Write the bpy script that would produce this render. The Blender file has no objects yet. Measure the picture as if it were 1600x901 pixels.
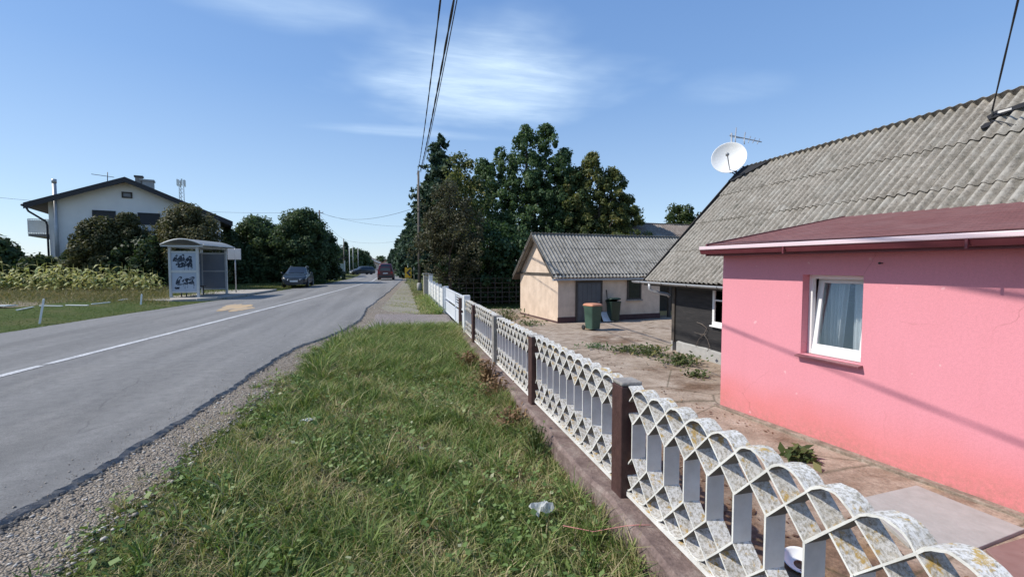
import bpy, math, random
import numpy as np
from mathutils import Vector, Matrix

random.seed(7); RNG = np.random.default_rng(7)
SC = bpy.context.scene
COL = SC.collection
R = math.radians

# ------------------------------------------------------------------ camera model
F, CU, CV, HZ = 720.0, 800.0, 450.5, 415.0
PSI = R(13.66)
PITCH = math.atan((CV - HZ) / F)
CAM = Vector((0, 0, 1.6))
cam_d = bpy.data.cameras.new('camera'); cam = bpy.data.objects.new('camera', cam_d); COL.objects.link(cam)
cam.location = CAM; cam.rotation_euler = (math.pi / 2 - PITCH, 0, -PSI)
cam_d.sensor_width = 36; cam_d.lens = F / 1600 * 36; cam_d.clip_end = 6000; cam_d.clip_start = .05
SC.camera = cam
CR = cam.rotation_euler.to_matrix()
def ray(u, v): return CR @ Vector(((u - CU) / F, -(v - CV) / F, -1))
def at(u, v, z=0.0):                      # the ground point of height z seen at u, v
    r = ray(u, v); return CAM + r * ((z - CAM.z) / r.z)
def atd(u, v, d):                         # the point at depth d
    r = ray(u, v); h = Vector((math.sin(PSI), math.cos(PSI), 0))
    return CAM + r * (d / r.dot(h))
def onplane(u, v, p0, n):
    r = ray(u, v); n = Vector(n); return CAM + r * ((Vector(p0) - CAM).dot(n) / r.dot(n))

# ------------------------------------------------------------------ render, sky, sun
SC.view_settings.view_transform = 'Standard'; SC.view_settings.look = 'None'
SC.view_settings.gamma = 1; SC.view_settings.use_curve_mapping = False
SC.view_settings.exposure = 0.38
SC.render.resolution_x = 1024; SC.render.resolution_y = 576
SC.cycles.max_bounces = 6; SC.cycles.transparent_max_bounces = 12
SC.cycles.use_denoising = True
SUN_EL, SUN_ROT = R(46), math.atan2(-.995, .10)
sun_dir = Vector((math.sin(SUN_ROT) * math.cos(SUN_EL), math.cos(SUN_ROT) * math.cos(SUN_EL), math.sin(SUN_EL)))
sl = bpy.data.lights.new('sun', 'SUN'); sl.energy = 3.7; sl.angle = R(.53); sl.color = (1, .945, .86)
so = bpy.data.objects.new('sun', sl); COL.objects.link(so)
so.rotation_euler = (-sun_dir).to_track_quat('-Z', 'Y').to_euler(); so.location = (-30, 10, 40)

W = bpy.data.worlds.new('World'); SC.world = W; W.use_nodes = True
class NT:
    def __init__(s, tree): s.t = tree; s.n = tree.nodes; s.l = tree.links
    def new(s, typ, **kw):
        nd = s.n.new(typ)
        for k, v in kw.items():
            if k.startswith('i_'):
                key = k[2:]; key = int(key) if key.isdigit() else key.replace('_', ' ')
                s.set(nd.inputs[key], v)
            else: setattr(nd, k, v)
        return nd
    def set(s, sock, v):
        if hasattr(v, 'is_output') or isinstance(v, bpy.types.NodeSocket): s.l.new(v, sock)
        else: sock.default_value = v
    def math(s, op, a, b=None, c=None, clamp=False):
        nd = s.n.new('ShaderNodeMath'); nd.operation = op; nd.use_clamp = clamp
        for i, x in enumerate((a, b, c)):
            if x is not None: s.set(nd.inputs[i], x)
        return nd.outputs[0]
    def mix(s, f, a, b, mode='MIX'):
        nd = s.n.new('ShaderNodeMix'); nd.data_type = 'RGBA'; nd.blend_type = mode
        s.set(nd.inputs[0], f)
        for i, x in ((6, a), (7, b)):
            if isinstance(x, (tuple, list)): x = (*x[:3], 1)
            s.set(nd.inputs[i], x)
        return nd.outputs[2]
    def noise(s, vec, scale, detail=4, rough=.55, dist=0):
        nd = s.new('ShaderNodeTexNoise'); s.l.new(vec, nd.inputs['Vector'])
        nd.inputs['Scale'].default_value = scale; nd.inputs['Detail'].default_value = detail
        nd.inputs['Roughness'].default_value = rough; nd.inputs['Distortion'].default_value = dist
        return nd.outputs[0]
    def ramp(s, f, stops, interp='LINEAR'):
        nd = s.n.new('ShaderNodeValToRGB'); nd.color_ramp.interpolation = interp
        el = nd.color_ramp.elements
        while len(el) < len(stops): el.new(.5)
        for e, (p, c) in zip(el, stops):
            e.position = p; e.color = (c, c, c, 1) if not isinstance(c, (tuple, list)) else (*c[:3], 1)
        s.l.new(f, nd.inputs[0]); return nd.outputs[0]
    def mapping(s, vec, scale=(1, 1, 1), loc=(0, 0, 0), rot=(0, 0, 0)):
        nd = s.n.new('ShaderNodeMapping'); s.l.new(vec, nd.inputs[0])
        nd.inputs['Scale'].default_value = scale; nd.inputs['Location'].default_value = loc; nd.inputs['Rotation'].default_value = rot
        return nd.outputs[0]

def build_world():
    n = NT(W.node_tree); bg = W.node_tree.nodes['Background']
    sky = n.new('ShaderNodeTexSky', sky_type='NISHITA', sun_disc=False, sun_elevation=SUN_EL, sun_rotation=SUN_ROT,
                altitude=200, air_density=1.0, dust_density=.25, ozone_density=2.4)
    tc = n.new('ShaderNodeTexCoord').outputs['Generated']
    sep = n.new('ShaderNodeSeparateXYZ'); n.l.new(tc, sep.inputs[0])
    z = n.math('MAXIMUM', sep.outputs[2], .02)
    px = n.math('DIVIDE', sep.outputs[0], z); py = n.math('DIVIDE', sep.outputs[1], z)
    comb = n.new('ShaderNodeCombineXYZ'); n.l.new(px, comb.inputs[0]); n.l.new(py, comb.inputs[1])
    P = comb.outputs[0]
    warp = n.noise(P, 1.6, 3)
    w = n.math('SUBTRACT', warp, .5)
    def blob(cx, cy, ax, ay, rot, soft):
        m = n.mapping(P, loc=(0, 0, 0))
        c, s_ = math.cos(rot), math.sin(rot)
        dx = n.math('SUBTRACT', px, cx); dy = n.math('SUBTRACT', py, cy)
        a = n.math('ADD', n.math('MULTIPLY', dx, c / ax), n.math('MULTIPLY', dy, s_ / ax))
        b = n.math('ADD', n.math('MULTIPLY', dx, -s_ / ay), n.math('MULTIPLY', dy, c / ay))
        r = n.math('SQRT', n.math('ADD', n.math('MULTIPLY', a, a), n.math('MULTIPLY', b, b)))
        r = n.math('ADD', r, n.math('MULTIPLY', w, 1.1))
        nd = n.new('ShaderNodeMapRange', interpolation_type='SMOOTHSTEP')
        n.l.new(r, nd.inputs[0]); nd.inputs[1].default_value = 1.15; nd.inputs[2].default_value = soft
        return nd.outputs[0]
    streak = n.noise(n.mapping(P, scale=(1.1, 4.2, 1), rot=(0, 0, .35)), 1.7, 8, .62, .6)
    fine = n.noise(n.mapping(P, scale=(2.2, 6, 1), rot=(0, 0, -.2)), 3.0, 6, .6, .8)
    st = n.ramp(streak, [(.22, .5), (.6, 1)])
    fi = n.ramp(fine, [(.25, .8), (.7, 1)])
    b1 = blob(.50, 2.62, .80, .82, -.15, .15)
    b2 = blob(-.45, 1.95, .5, .25, .1, .2)
    b3 = blob(1.9, 2.3, .35, .3, 0, .2)
    b4 = blob(.1, 3.6, .8, .16, 0, .2)
    m = n.math('ADD', n.math('MULTIPLY', b1, .95), n.math('ADD', n.math('MULTIPLY', b2, .35), n.math('ADD', n.math('MULTIPLY', b3, .14), n.math('MULTIPLY', b4, .35))))
    m = n.math('MULTIPLY', n.math('MULTIPLY', m, st), fi, clamp=True)
    m = n.math('MULTIPLY', m, .95)
    haze = n.new('ShaderNodeMapRange', interpolation_type='SMOOTHSTEP'); n.l.new(sep.outputs[2], haze.inputs[0])
    haze.inputs[1].default_value = .30; haze.inputs[2].default_value = -.02
    zr = n.math('MULTIPLY', sep.outputs[2], 1.6, clamp=True)
    grad = n.ramp(zr, [(0, (.60, .78, .99)), (.16, (.47, .67, .95)), (.55, (.235, .445, .855)), (1, (.14, .32, .75))])
    grad = n.mix(1, grad, (5.1, 5.1, 5.1), 'MULTIPLY')
    base = n.mix(.66, sky.outputs[0], grad)
    col = n.mix(m, base, (4.2, 5.3, 6.5))
    n.l.new(col, bg.inputs[0]); bg.inputs[1].default_value = .14
build_world()

# ------------------------------------------------------------------ materials
MATS = {}
def lin(c):      # sRGB 0..255 -> linear
    return tuple(((x / 255) / 12.92 if x / 255 <= .04045 else ((x / 255 + .055) / 1.055) ** 2.4) for x in c)
def newmat(name):
    m = bpy.data.materials.new(name); m.use_nodes = True
    n = NT(m.node_tree); b = m.node_tree.nodes['Principled BSDF']; return m, n, b
def coords(n, gen='Object'): return n.new('ShaderNodeTexCoord').outputs[gen]
def bump(n, b, h, strength=.4, dist=.02):
    nd = n.new('ShaderNodeBump'); nd.inputs['Strength'].default_value = strength; nd.inputs['Distance'].default_value = dist
    n.l.new(h, nd.inputs['Height']); n.l.new(nd.outputs[0], b.inputs['Normal'])
def mat(name, c1, c2=None, scale=5, rough=.7, bs=.0, metal=0, detail=5, spec=.5, lo=.35, hi=.65, bd=.02):
    if name in MATS: return MATS[name]
    m, n, b = newmat(name)
    c2 = c2 or tuple(x * .8 for x in c1)
    v = coords(n); f = n.noise(v, scale, detail)
    f2 = n.noise(v, scale * .23, 3)
    ff = n.math('ADD', n.math('MULTIPLY', f, .6), n.math('MULTIPLY', f2, .4))
    n.l.new(n.ramp(ff, [(lo, c1), (hi, c2)]), b.inputs['Base Color'])
    b.inputs['Roughness'].default_value = rough; b.inputs['Metallic'].default_value = metal
    b.inputs['Specular IOR Level'].default_value = spec
    if bs: bump(n, b, n.noise(v, scale * 3, 4), bs, bd)
    MATS[name] = m; return m
def leafmat(name, stops, rough=.55, trans=.3, spec=.3):
    if name in MATS: return MATS[name]
    m, n, b = newmat(name)
    a = n.new('ShaderNodeAttribute', attribute_name='var')
    c = n.ramp(a.outputs['Fac'], stops)
    n.l.new(c, b.inputs['Base Color']); b.inputs['Roughness'].default_value = rough; b.inputs['Specular IOR Level'].default_value = spec
    t = n.new('ShaderNodeBsdfTranslucent'); n.l.new(n.mix(.5, c, n.mix(1, c, (1.25, 1.3, .6), 'MULTIPLY')), t.inputs[0])
    mx = n.new('ShaderNodeMixShader'); mx.inputs[0].default_value = trans
    n.l.new(b.outputs[0], mx.inputs[1]); n.l.new(t.outputs[0], mx.inputs[2])
    n.l.new(mx.outputs[0], m.node_tree.nodes['Material Output'].inputs[0])
    MATS[name] = m; return m
def glassmat(name, tint=(.75, .8, .82), refl=.22, rough=.03):
    if name in MATS: return MATS[name]
    m, n, b = newmat(name)
    t = n.new('ShaderNodeBsdfTransparent'); t.inputs[0].default_value = (*tint, 1)
    g = n.new('ShaderNodeBsdfGlossy'); g.inputs['Roughness'].default_value = rough; g.inputs[0].default_value = (.9, .95, 1, 1)
    fr = n.new('ShaderNodeFresnel'); fr.inputs[0].default_value = 1.5
    f = n.math('ADD', fr.outputs[0], refl * .5, clamp=True)
    mx = n.new('ShaderNodeMixShader'); n.l.new(f, mx.inputs[0]); n.l.new(t.outputs[0], mx.inputs[1]); n.l.new(g.outputs[0], mx.inputs[2])
    n.l.new(mx.outputs[0], m.node_tree.nodes['Material Output'].inputs[0])
    MATS[name] = m; return m

def M_asphalt():
    m, n, b = newmat('asphalt'); v = coords(n)
    fine = n.noise(v, 95, 4, .75); agg = n.noise(v, 260, 2, .6); mid = n.noise(v, 7, 6, .65)
    along = n.noise(n.mapping(v, scale=(.75, .04, 1), rot=(0, 0, .077)), 2.2, 3, .5)     # wheel tracks run along the road
    patch = n.noise(n.mapping(v, scale=(1, .3, 1)), .9, 6, .65)
    c = n.ramp(along, [(.33, (.178, .173, .164)), (.66, (.262, .255, .242))])
    c = n.mix(n.ramp(patch, [(.48, 0), (.7, .55)]), c, (.285, .272, .25))
    c = n.mix(n.ramp(mid, [(.42, 0), (.75, .5)]), c, (.115, .113, .11))
    c = n.mix(1, c, n.ramp(fine, [(.3, .62), (.7, 1.32)]), 'MULTIPLY')
    c = n.mix(n.ramp(agg, [(.62, 0), (.72, .55)]), c, (.40, .385, .36))
    wv = n.new('ShaderNodeVectorMath', operation='ADD'); n.l.new(v, wv.inputs[0])
    nz = n.new('ShaderNodeTexNoise'); n.l.new(v, nz.inputs[0]); nz.inputs['Scale'].default_value = 1.6; nz.inputs['Detail'].default_value = 5
    n.l.new(n.mix(1, nz.outputs['Color'], (.5, .5, .5), 'MULTIPLY'), wv.inputs[1])
    vo = n.new('ShaderNodeTexVoronoi', feature='DISTANCE_TO_EDGE'); n.l.new(n.mapping(wv.outputs[0], scale=(.6, .22, 1)), vo.inputs[0]); vo.inputs['Scale'].default_value = 1.2
    crack = n.math('MULTIPLY', n.ramp(vo.outputs[0], [(.0, 1), (.011, 0)]), n.ramp(n.noise(v, .5, 3), [(.5, 0), (.64, .4)]))
    c = n.mix(crack, c, (.035, .034, .033))
    n.l.new(c, b.inputs['Base Color']); b.inputs['Roughness'].default_value = .85; b.inputs['Specular IOR Level'].default_value = .3
    bump(n, b, n.math('ADD', fine, agg), .7, .008); return m
def M_ground():
    m, n, b = newmat('grassy_soil'); v = coords(n)
    a = n.noise(v, .35, 6, .6); f = n.noise(v, 6, 6, .65); g = n.noise(v, 45, 3, .7)
    c = n.ramp(f, [(.3, (.035, .05, .014)), (.5, (.075, .095, .028)), (.68, (.15, .15, .055))])
    c = n.mix(n.ramp(a, [(.48, 0), (.68, .75)]), c, (.19, .155, .085))
    c = n.mix(1, c, n.ramp(g, [(.25, .6), (.75, 1.35)]), 'MULTIPLY')
    n.l.new(c, b.inputs['Base Color']); b.inputs['Roughness'].default_value = .95; b.inputs['Specular IOR Level'].default_value = .1
    bump(n, b, n.math('ADD', f, g), .8, .05); return m
def M_gravel(name, c1, c2, c3):
    m, n, b = newmat(name); v = coords(n)
    vo = n.new('ShaderNodeTexVoronoi'); n.l.new(v, vo.inputs[0]); vo.inputs['Scale'].default_value = 62
    s = n.new('ShaderNodeSeparateColor'); n.l.new(vo.outputs['Color'], s.inputs[0])
    c = n.ramp(s.outputs[0], [(0, c1), (.55, c2), (1, c3)])
    big = n.noise(v, 2.2, 5, .6)
    c = n.mix(n.ramp(big, [(.42, 0), (.7, .7)]), c, n.mix(.5, c1, c2))
    c = n.mix(1, c, n.ramp(vo.outputs['Distance'], [(.2, 1.1), (.8, .5)]), 'MULTIPLY')
    n.l.new(c, b.inputs['Base Color']); b.inputs['Roughness'].default_value = .9; b.inputs['Specular IOR Level'].default_value = .2
    bump(n, b, n.math('SUBTRACT', 1, vo.outputs['Distance']), .9, .02); return m
def M_yard():
    m, n, b = newmat('old_yard_concrete'); v = coords(n)
    big = n.noise(v, .55, 6, .62, .4); mid = n.noise(v, 2.8, 6, .65); fine = n.noise(v, 32, 4, .7); sp = n.noise(v, 9, 5, .7)
    c = n.ramp(mid, [(.3, (.27, .205, .15)), (.55, (.42, .335, .26)), (.75, (.5, .43, .35))])
    dirt = n.ramp(sp, [(.35, (.12, .075, .05)), (.65, (.24, .155, .10))])
    sx = n.new('ShaderNodeSeparateXYZ'); n.l.new(v, sx.inputs[0])
    near = n.new('ShaderNodeMapRange'); n.l.new(sx.outputs[0], near.inputs[0])     # earth has gathered along the foot of the fence
    near.inputs[1].default_value = 4.4; near.inputs[2].default_value = 1.7; near.inputs[3].default_value = -.06; near.inputs[4].default_value = .30
    k = n.math('ADD', big, near.outputs[0])
    c = n.mix(n.ramp(k, [(.46, 0), (.58, .95)]), c, dirt)
    os_ = n.noise(n.mapping(v, scale=(.8, 1.4, 1), loc=(3, 1, 0)), .7, 4, .6)
    c = n.mix(n.ramp(os_, [(.62, 0), (.7, .6)]), c, (.50, .33, .15))
    vo = n.new('ShaderNodeTexVoronoi', feature='DISTANCE_TO_EDGE'); n.l.new(n.mapping(v, scale=(.38, .5, 1), rot=(0, 0, .14)), vo.inputs[0]); vo.inputs['Scale'].default_value = 1.1
    c = n.mix(n.ramp(vo.outputs[0], [(.0, .6), (.012, 0)]), c, (.06, .06, .03))
    c = n.mix(1, c, n.ramp(fine, [(.25, .62), (.75, 1.3)]), 'MULTIPLY')
    n.l.new(c, b.inputs['Base Color']); b.inputs['Roughness'].default_value = .92; b.inputs['Specular IOR Level'].default_value = .2
    bump(n, b, n.math('ADD', fine, sp), .55, .03); return m
def M_pink():
    m, n, b = newmat('pink_render'); v = coords(n)
    sx = n.new('ShaderNodeSeparateXYZ'); n.l.new(v, sx.inputs[0])
    wob = n.noise(v, .7, 4, .6); hgt = n.math('ADD', sx.outputs[2], n.math('MULTIPLY', n.math('SUBTRACT', wob, .5), .55))
    f = n.new('ShaderNodeMapRange', interpolation_type='SMOOTHSTEP'); n.l.new(hgt, f.inputs[0]); f.inputs[1].default_value = .20; f.inputs[2].default_value = .75
    c = n.mix(f.outputs[0], (.71, .235, .235), (.74, .30, .345))     # the paint of the lower band is redder than the paint above it
    c = n.mix(n.ramp(n.noise(v, 1.3, 5), [(.4, 0), (.75, .25)]), c, (.80, .33, .38))
    st = n.noise(n.mapping(v, scale=(6, 6, .5)), 1.2, 4)
    c = n.mix(n.ramp(st, [(.55, 0), (.8, .10)]), c, (.5, .2, .2))
    fine = n.noise(v, 90, 3, .7); grain = n.noise(v, 34, 5, .75); blot = n.noise(v, .9, 6, .7)
    c = n.mix(1, c, n.ramp(fine, [(.3, .92), (.7, 1.06)]), 'MULTIPLY')
    c = n.mix(1, c, n.ramp(grain, [(.3, .93), (.7, 1.05)]), 'MULTIPLY')
    c = n.mix(n.ramp(blot, [(.5, 0), (.72, .28)]), c, (.66, .25, .275))
    low = n.new('ShaderNodeMapRange'); n.l.new(hgt, low.inputs[0]); low.inputs[1].default_value = .34; low.inputs[2].default_value = .0
    spl = n.math('MULTIPLY', low.outputs[0], n.ramp(n.noise(v, 16, 6, .8), [(.42, 0), (.66, .75)]))
    c = n.mix(spl, c, (.36, .20, .155))                                 # mud splashed up from the yard
    sp2 = n.ramp(n.noise(v, 5.5, 2, .5), [(.735, 0), (.75, .6)])
    c = n.mix(sp2, c, (.82, .50, .52))
    vo = n.new('ShaderNodeTexVoronoi', feature='DISTANCE_TO_EDGE'); wv = n.new('ShaderNodeVectorMath', operation='ADD'); n.l.new(v, wv.inputs[0])
    nz = n.new('ShaderNodeTexNoise'); n.l.new(v, nz.inputs[0]); nz.inputs['Scale'].default_value = 3; nz.inputs['Detail'].default_value = 6
    n.l.new(n.mix(1, nz.outputs['Color'], (.35, .35, .35), 'MULTIPLY'), wv.inputs[1]); n.l.new(wv.outputs[0], vo.inputs[0]); vo.inputs['Scale'].default_value = .55
    crack = n.math('MULTIPLY', n.ramp(vo.outputs[0], [(0, 1), (.0035, 0)]), n.ramp(n.noise(v, .6, 2), [(.5, 0), (.6, .45)]))
    c = n.mix(crack, c, (.36, .13, .13))
    n.l.new(c, b.inputs['Base Color']); b.inputs['Roughness'].default_value = .88; b.inputs['Specular IOR Level'].default_value = .15
    bump(n, b, n.math('ADD', n.math('ADD', fine, grain), n.math('MULTIPLY', n.noise(v, 1.6, 3), 2.5)), .22, .008); return m
def M_corr(name, c1, c2, c3, lich=.5, axis=0, off=0.0, per=.177):
    m, n, b = newmat(name); v = coords(n)
    mid = n.noise(v, 3.5, 6, .65); sp = n.noise(v, 26, 5, .75); big = n.noise(v, .6, 3)
    c = n.ramp(mid, [(.3, c1), (.5, c2), (.72, c3)])
    c = n.mix(n.ramp(sp, [(.48, 0), (.62, lich)]), c, (.46, .44, .38))
    c = n.mix(n.ramp(n.noise(v, 17, 6, .8), [(.51, 0), (.63, .85)]), c, (.075, .07, .06))
    c = n.mix(n.ramp(big, [(.45, 0), (.7, .35)]), c, (.16, .15, .125))
    c = n.mix(n.ramp(n.noise(v, 1.7, 7, .75), [(.52, 0), (.64, .6)]), c, (.42, .405, .36))
    c = n.mix(n.ramp(n.noise(v, 2.4, 7, .78), [(.56, 0), (.68, .7)]), c, (.085, .085, .066))
    st = n.noise(n.mapping(v, scale=(.6, 12, .6)), 1.5, 4, .6)
    c = n.mix(n.ramp(st, [(.5, 0), (.75, .45)]), c, (.12, .115, .105))
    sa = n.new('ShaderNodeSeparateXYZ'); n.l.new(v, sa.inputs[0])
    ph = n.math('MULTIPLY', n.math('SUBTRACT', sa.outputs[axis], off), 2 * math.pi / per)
    tr = n.math('MULTIPLY', n.math('SUBTRACT', 1, n.math('COSINE', ph)), .5)          # dark trough tint: dirt, and wave shading put into the colour
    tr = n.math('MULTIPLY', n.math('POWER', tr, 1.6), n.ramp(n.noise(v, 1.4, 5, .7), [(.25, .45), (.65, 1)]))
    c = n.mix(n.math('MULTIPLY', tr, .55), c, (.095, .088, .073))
    cr = n.math('MULTIPLY', n.math('POWER', n.math('SUBTRACT', 1, n.math('MULTIPLY', n.math('SUBTRACT', 1, n.math('COSINE', ph)), .5)), 3), n.ramp(n.noise(v, 9, 5, .75), [(.4, 0), (.65, .55)]))
    c = n.mix(cr, c, (.50, .475, .42))
    n.l.new(c, b.inputs['Base Color']); b.inputs['Roughness'].default_value = .95; b.inputs['Specular IOR Level'].default_value = .15
    bump(n, b, n.math('ADD', sp, mid), .7, .02); return m
def M_fence():
    m, n, b = newmat('weathered_white_concrete'); v = coords(n, 'Object')
    oi = n.new('ShaderNodeObjectInfo')
    w = n.new('ShaderNodeVectorMath', operation='ADD'); n.l.new(v, w.inputs[0])
    sc = n.math('MULTIPLY', oi.outputs['Random'], 30); n.l.new(sc, w.inputs[1]); v = w.outputs[0]
    big = n.noise(v, 5, 4, .6); sp = n.noise(v, 55, 5, .75); sp2 = n.noise(v, 95, 3, .7)
    base = n.ramp(big, [(.3, (.60, .585, .54)), (.7, (.79, .775, .73))])
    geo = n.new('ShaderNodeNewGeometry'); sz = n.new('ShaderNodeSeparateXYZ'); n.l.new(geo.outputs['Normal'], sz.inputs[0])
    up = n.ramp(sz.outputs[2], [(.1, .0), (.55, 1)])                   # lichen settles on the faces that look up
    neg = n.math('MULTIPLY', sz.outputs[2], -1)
    base = n.mix(n.ramp(neg, [(.2, 0), (.5, 1)]), base, n.ramp(big, [(.3, (.13, .13, .12)), (.7, (.22, .215, .20))]))   # undersides darkened in colour to deepen their shade
    lich = n.math('MULTIPLY', n.ramp(sp, [(.44, 0), (.58, 1)]), n.math('ADD', n.math('MULTIPLY', up, .8), .05))
    c = n.mix(lich, base, n.ramp(sp2, [(.35, (.14, .125, .09)), (.65, (.54, .49, .39))]))
    orange = n.math('MULTIPLY', n.math('MULTIPLY', n.ramp(n.noise(v, 11, 6, .72), [(.555, 0), (.61, 1)]), n.ramp(sp, [(.4, .3), (.55, 1)])), n.math('ADD', n.math('MULTIPLY', up, .9), .04))
    c = n.mix(orange, c, (.52, .34, .09))
    n.l.new(c, b.inputs['Base Color']); b.inputs['Roughness'].default_value = .88; b.inputs['Specular IOR Level'].default_value = .25
    bump(n, b, sp, .45, .006); return m
def M_plinth(name, c1, c2, c3):
    m, n, b = newmat(name); v = coords(n); f = n.noise(v, 7, 6, .65); g = n.noise(v, 40, 4, .7)
    c = n.ramp(f, [(.3, c1), (.5, c2), (.7, c3)]); c = n.mix(1, c, n.ramp(g, [(.25, .65), (.75, 1.25)]), 'MULTIPLY')
    n.l.new(c, b.inputs['Base Color']); b.inputs['Roughness'].default_value = .9; bump(n, b, n.math('ADD', f, g), .6, .02); return m
def M_boards():
    m, n, b = newmat('tarred_boards'); v = coords(n); f = n.noise(n.mapping(v, scale=(1, .4, 3)), 5, 6, .7)
    c = n.ramp(f, [(.3, (.012, .012, .013)), (.6, (.032, .030, .030)), (.78, (.085, .078, .07))])
    n.l.new(c, b.inputs['Base Color']); b.inputs['Roughness'].default_value = .8
    w = n.new('ShaderNodeTexWave', bands_direction='Z', wave_profile='SAW'); n.l.new(v, w.inputs[0]); w.inputs['Scale'].default_value = 1.9
    bump(n, b, n.math('ADD', w.outputs[1], n.math('MULTIPLY', f, .5)), .7, .02); return m
def M_shingle():
    m, n, b = newmat('red_shingles'); v = coords(n)
    br = n.new('ShaderNodeTexBrick'); n.l.new(n.mapping(v, rot=(0, 0, math.pi / 2)), br.inputs[0])
    br.inputs['Scale'].default_value = 3.4; br.inputs['Mortar Size'].default_value = .016; br.inputs['Color1'].default_value = (.165, .055, .048, 1)
    br.inputs['Color2'].default_value = (.22, .085, .075, 1); br.inputs['Mortar'].default_value = (.05, .015, .018, 1)
    f = n.noise(v, 60, 4, .7); g = n.noise(v, 1.6, 5, .6)
    c = n.mix(n.ramp(g, [(.4, 0), (.75, .5)]), br.outputs[0], (.235, .13, .122))
    c = n.mix(1, c, n.ramp(f, [(.25, .7), (.75, 1.25)]), 'MULTIPLY')
    n.l.new(c, b.inputs['Base Color']); b.inputs['Roughness'].default_value = .9
    bump(n, b, n.math('ADD', br.outputs[1], n.math('MULTIPLY', f, -.4)), -.6, .012); return m
def M_lawn():
    m, n, b = newmat('mown_lawn'); v = coords(n)
    a = n.noise(v, .6, 5, .6); f = n.noise(v, 9, 6, .7); g = n.noise(v, 60, 3, .7)
    c = n.ramp(f, [(.3, (.045, .075, .016)), (.7, (.12, .15, .045))])
    c = n.mix(n.ramp(a, [(.5, 0), (.7, .7)]), c, (.17, .15, .07)); c = n.mix(1, c, n.ramp(g, [(.25, .6), (.75, 1.35)]), 'MULTIPLY')
    n.l.new(c, b.inputs['Base Color']); b.inputs['Roughness'].default_value = .95; b.inputs['Specular IOR Level'].default_value = .1
    bump(n, b, n.math('ADD', f, g), .8, .04); return m
asphalt = M_asphalt(); ground_m = M_ground(); lawn_m = M_lawn()
gravel_m = M_gravel('shoulder_gravel', (.25, .205, .155), (.36, .30, .235), (.48, .42, .35))
drive_m = M_gravel('drive_gravel', (.25, .21, .19), (.37, .32, .295), (.50, .45, .42))
yard_m = M_yard(); pink_m = M_pink(); fence_m = M_fence(); boards_m = M_boards(); shingle_m = M_shingle()
corr_m = M_corr('grey_fibre_cement', (.175, .15, .12), (.275, .245, .205), (.375, .335, .285), axis=1, off=-1.5)
corr2_m = M_corr('pale_fibre_cement', (.19, .175, .15), (.29, .275, .245), (.38, .36, .33), .4, axis=0, off=-.33)
plinth_m = M_plinth('stained_plinth', (.13, .088, .078), (.21, .15, .13), (.31, .25, .215))
white_paint = mat('white_paint', (.80, .80, .78), (.70, .70, .67), 8, .45)
white_pvc = mat('white_pvc', (.82, .82, .80), (.76, .76, .74), 3, .35)
brown_post = mat('brown_post', (.048, .020, .018), (.085, .04, .034), 18, .6, .25)
grey_conc = mat('grey_concrete', (.36, .34, .31), (.22, .20, .18), 14, .9, .5)
pale_conc = mat('pale_concrete', (.42, .41, .385), (.33, .325, .30), 7, .9, .35)
tile_brown = mat('brown_painted_slab', (.20, .11, .095), (.27, .17, .15), 6, .8, .2)
fascia_m = mat('dark_red_paint', (.13, .026, .034), (.17, .042, .05), 6, .45)
glare_lip_m = mat('lip_glare', (.78, .62, .64), (.72, .55, .58), 4, .35)  # sunlit glare of the gutter lip, put into a pale colour
dark_m = mat('dark_void', (.012, .012, .014), (.02, .02, .022), 4, .9)
black_rubber = mat('black_rubber', (.02, .02, .022), (.03, .03, .03), 10, .8)
black_metal = mat('black_metal', (.03, .03, .033), (.05, .05, .05), 10, .5)
zinc = mat('zinc_metal', (.45, .46, .47), (.36, .37, .38), 8, .45, metal=.3)
grey_paint = mat('grey_paint', (.36, .37, .38), (.30, .31, .32), 6, .5)
def M_cream():
    m, n, b = newmat('cream_render'); v = coords(n); f = n.noise(v, 2.2, 6, .65); g = n.noise(v, 45, 4, .7)
    c = n.ramp(f, [(.32, (.58, .45, .34)), (.6, (.72, .57, .44)), (.75, (.76, .62, .50))])
    st = n.noise(n.mapping(v, scale=(5, 5, .35)), 1.3, 5, .65)
    c = n.mix(n.ramp(st, [(.55, 0), (.78, .3)]), c, (.46, .36, .28))
    c = n.mix(n.ramp(n.noise(v, 3.5, 6, .75), [(.62, 0), (.68, .6)]), c, (.42, .38, .33))
    c = n.mix(1, c, n.ramp(g, [(.25, .88), (.75, 1.08)]), 'MULTIPLY'); n.l.new(c, b.inputs['Base Color']); b.inputs['Roughness'].default_value = .92
    bump(n, b, n.math('ADD', g, f), .5, .012); return m
cream_m = M_cream()
cream2_m = cream_m
brown_plinth = mat('brown_plinth', (.07, .032, .032), (.10, .05, .048), 8, .85)
timber = mat('dark_timber', (.05, .04, .033), (.09, .075, .06), 9, .85, .4)
bark = mat('bark', (.07, .052, .038), (.13, .10, .075), 14, .95, .8)
house_white = mat('white_house_render', (.86, .83, .775), (.80, .77, .72), 2, .9, .15)
roof_dark = mat('dark_roof_tiles', (.045, .04, .04), (.075, .065, .06), 12, .8, .3)
shutter_m = mat('dark_shutter', (.022, .02, .022), (.03, .028, .03), 12, .6)
panel_m = mat('milky_panel', (.33, .39, .47), (.28, .34, .42), 3, .35)
panel_grey = mat('grey_panel', (.20, .225, .26), (.16, .185, .22), 2, .4)
alu = mat('aluminium_frame', (.48, .50, .50), (.40, .42, .42), 6, .45, metal=.1)
ink = mat('graffiti_paint', (.012, .022, .045), (.02, .035, .06), 12, .6)
dish_white = mat('dish_white', (.82, .82, .80), (.78, .78, .75), 3, .45)
bin_green = mat('bin_green', (.055, .115, .085), (.04, .09, .065), 6, .5)
bin_dark = mat('bin_dark_green', (.015, .035, .026), (.02, .045, .03), 6, .5)
lid_orange = mat('lid_orange', (.55, .25, .14), (.48, .21, .12), 6, .5)
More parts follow.
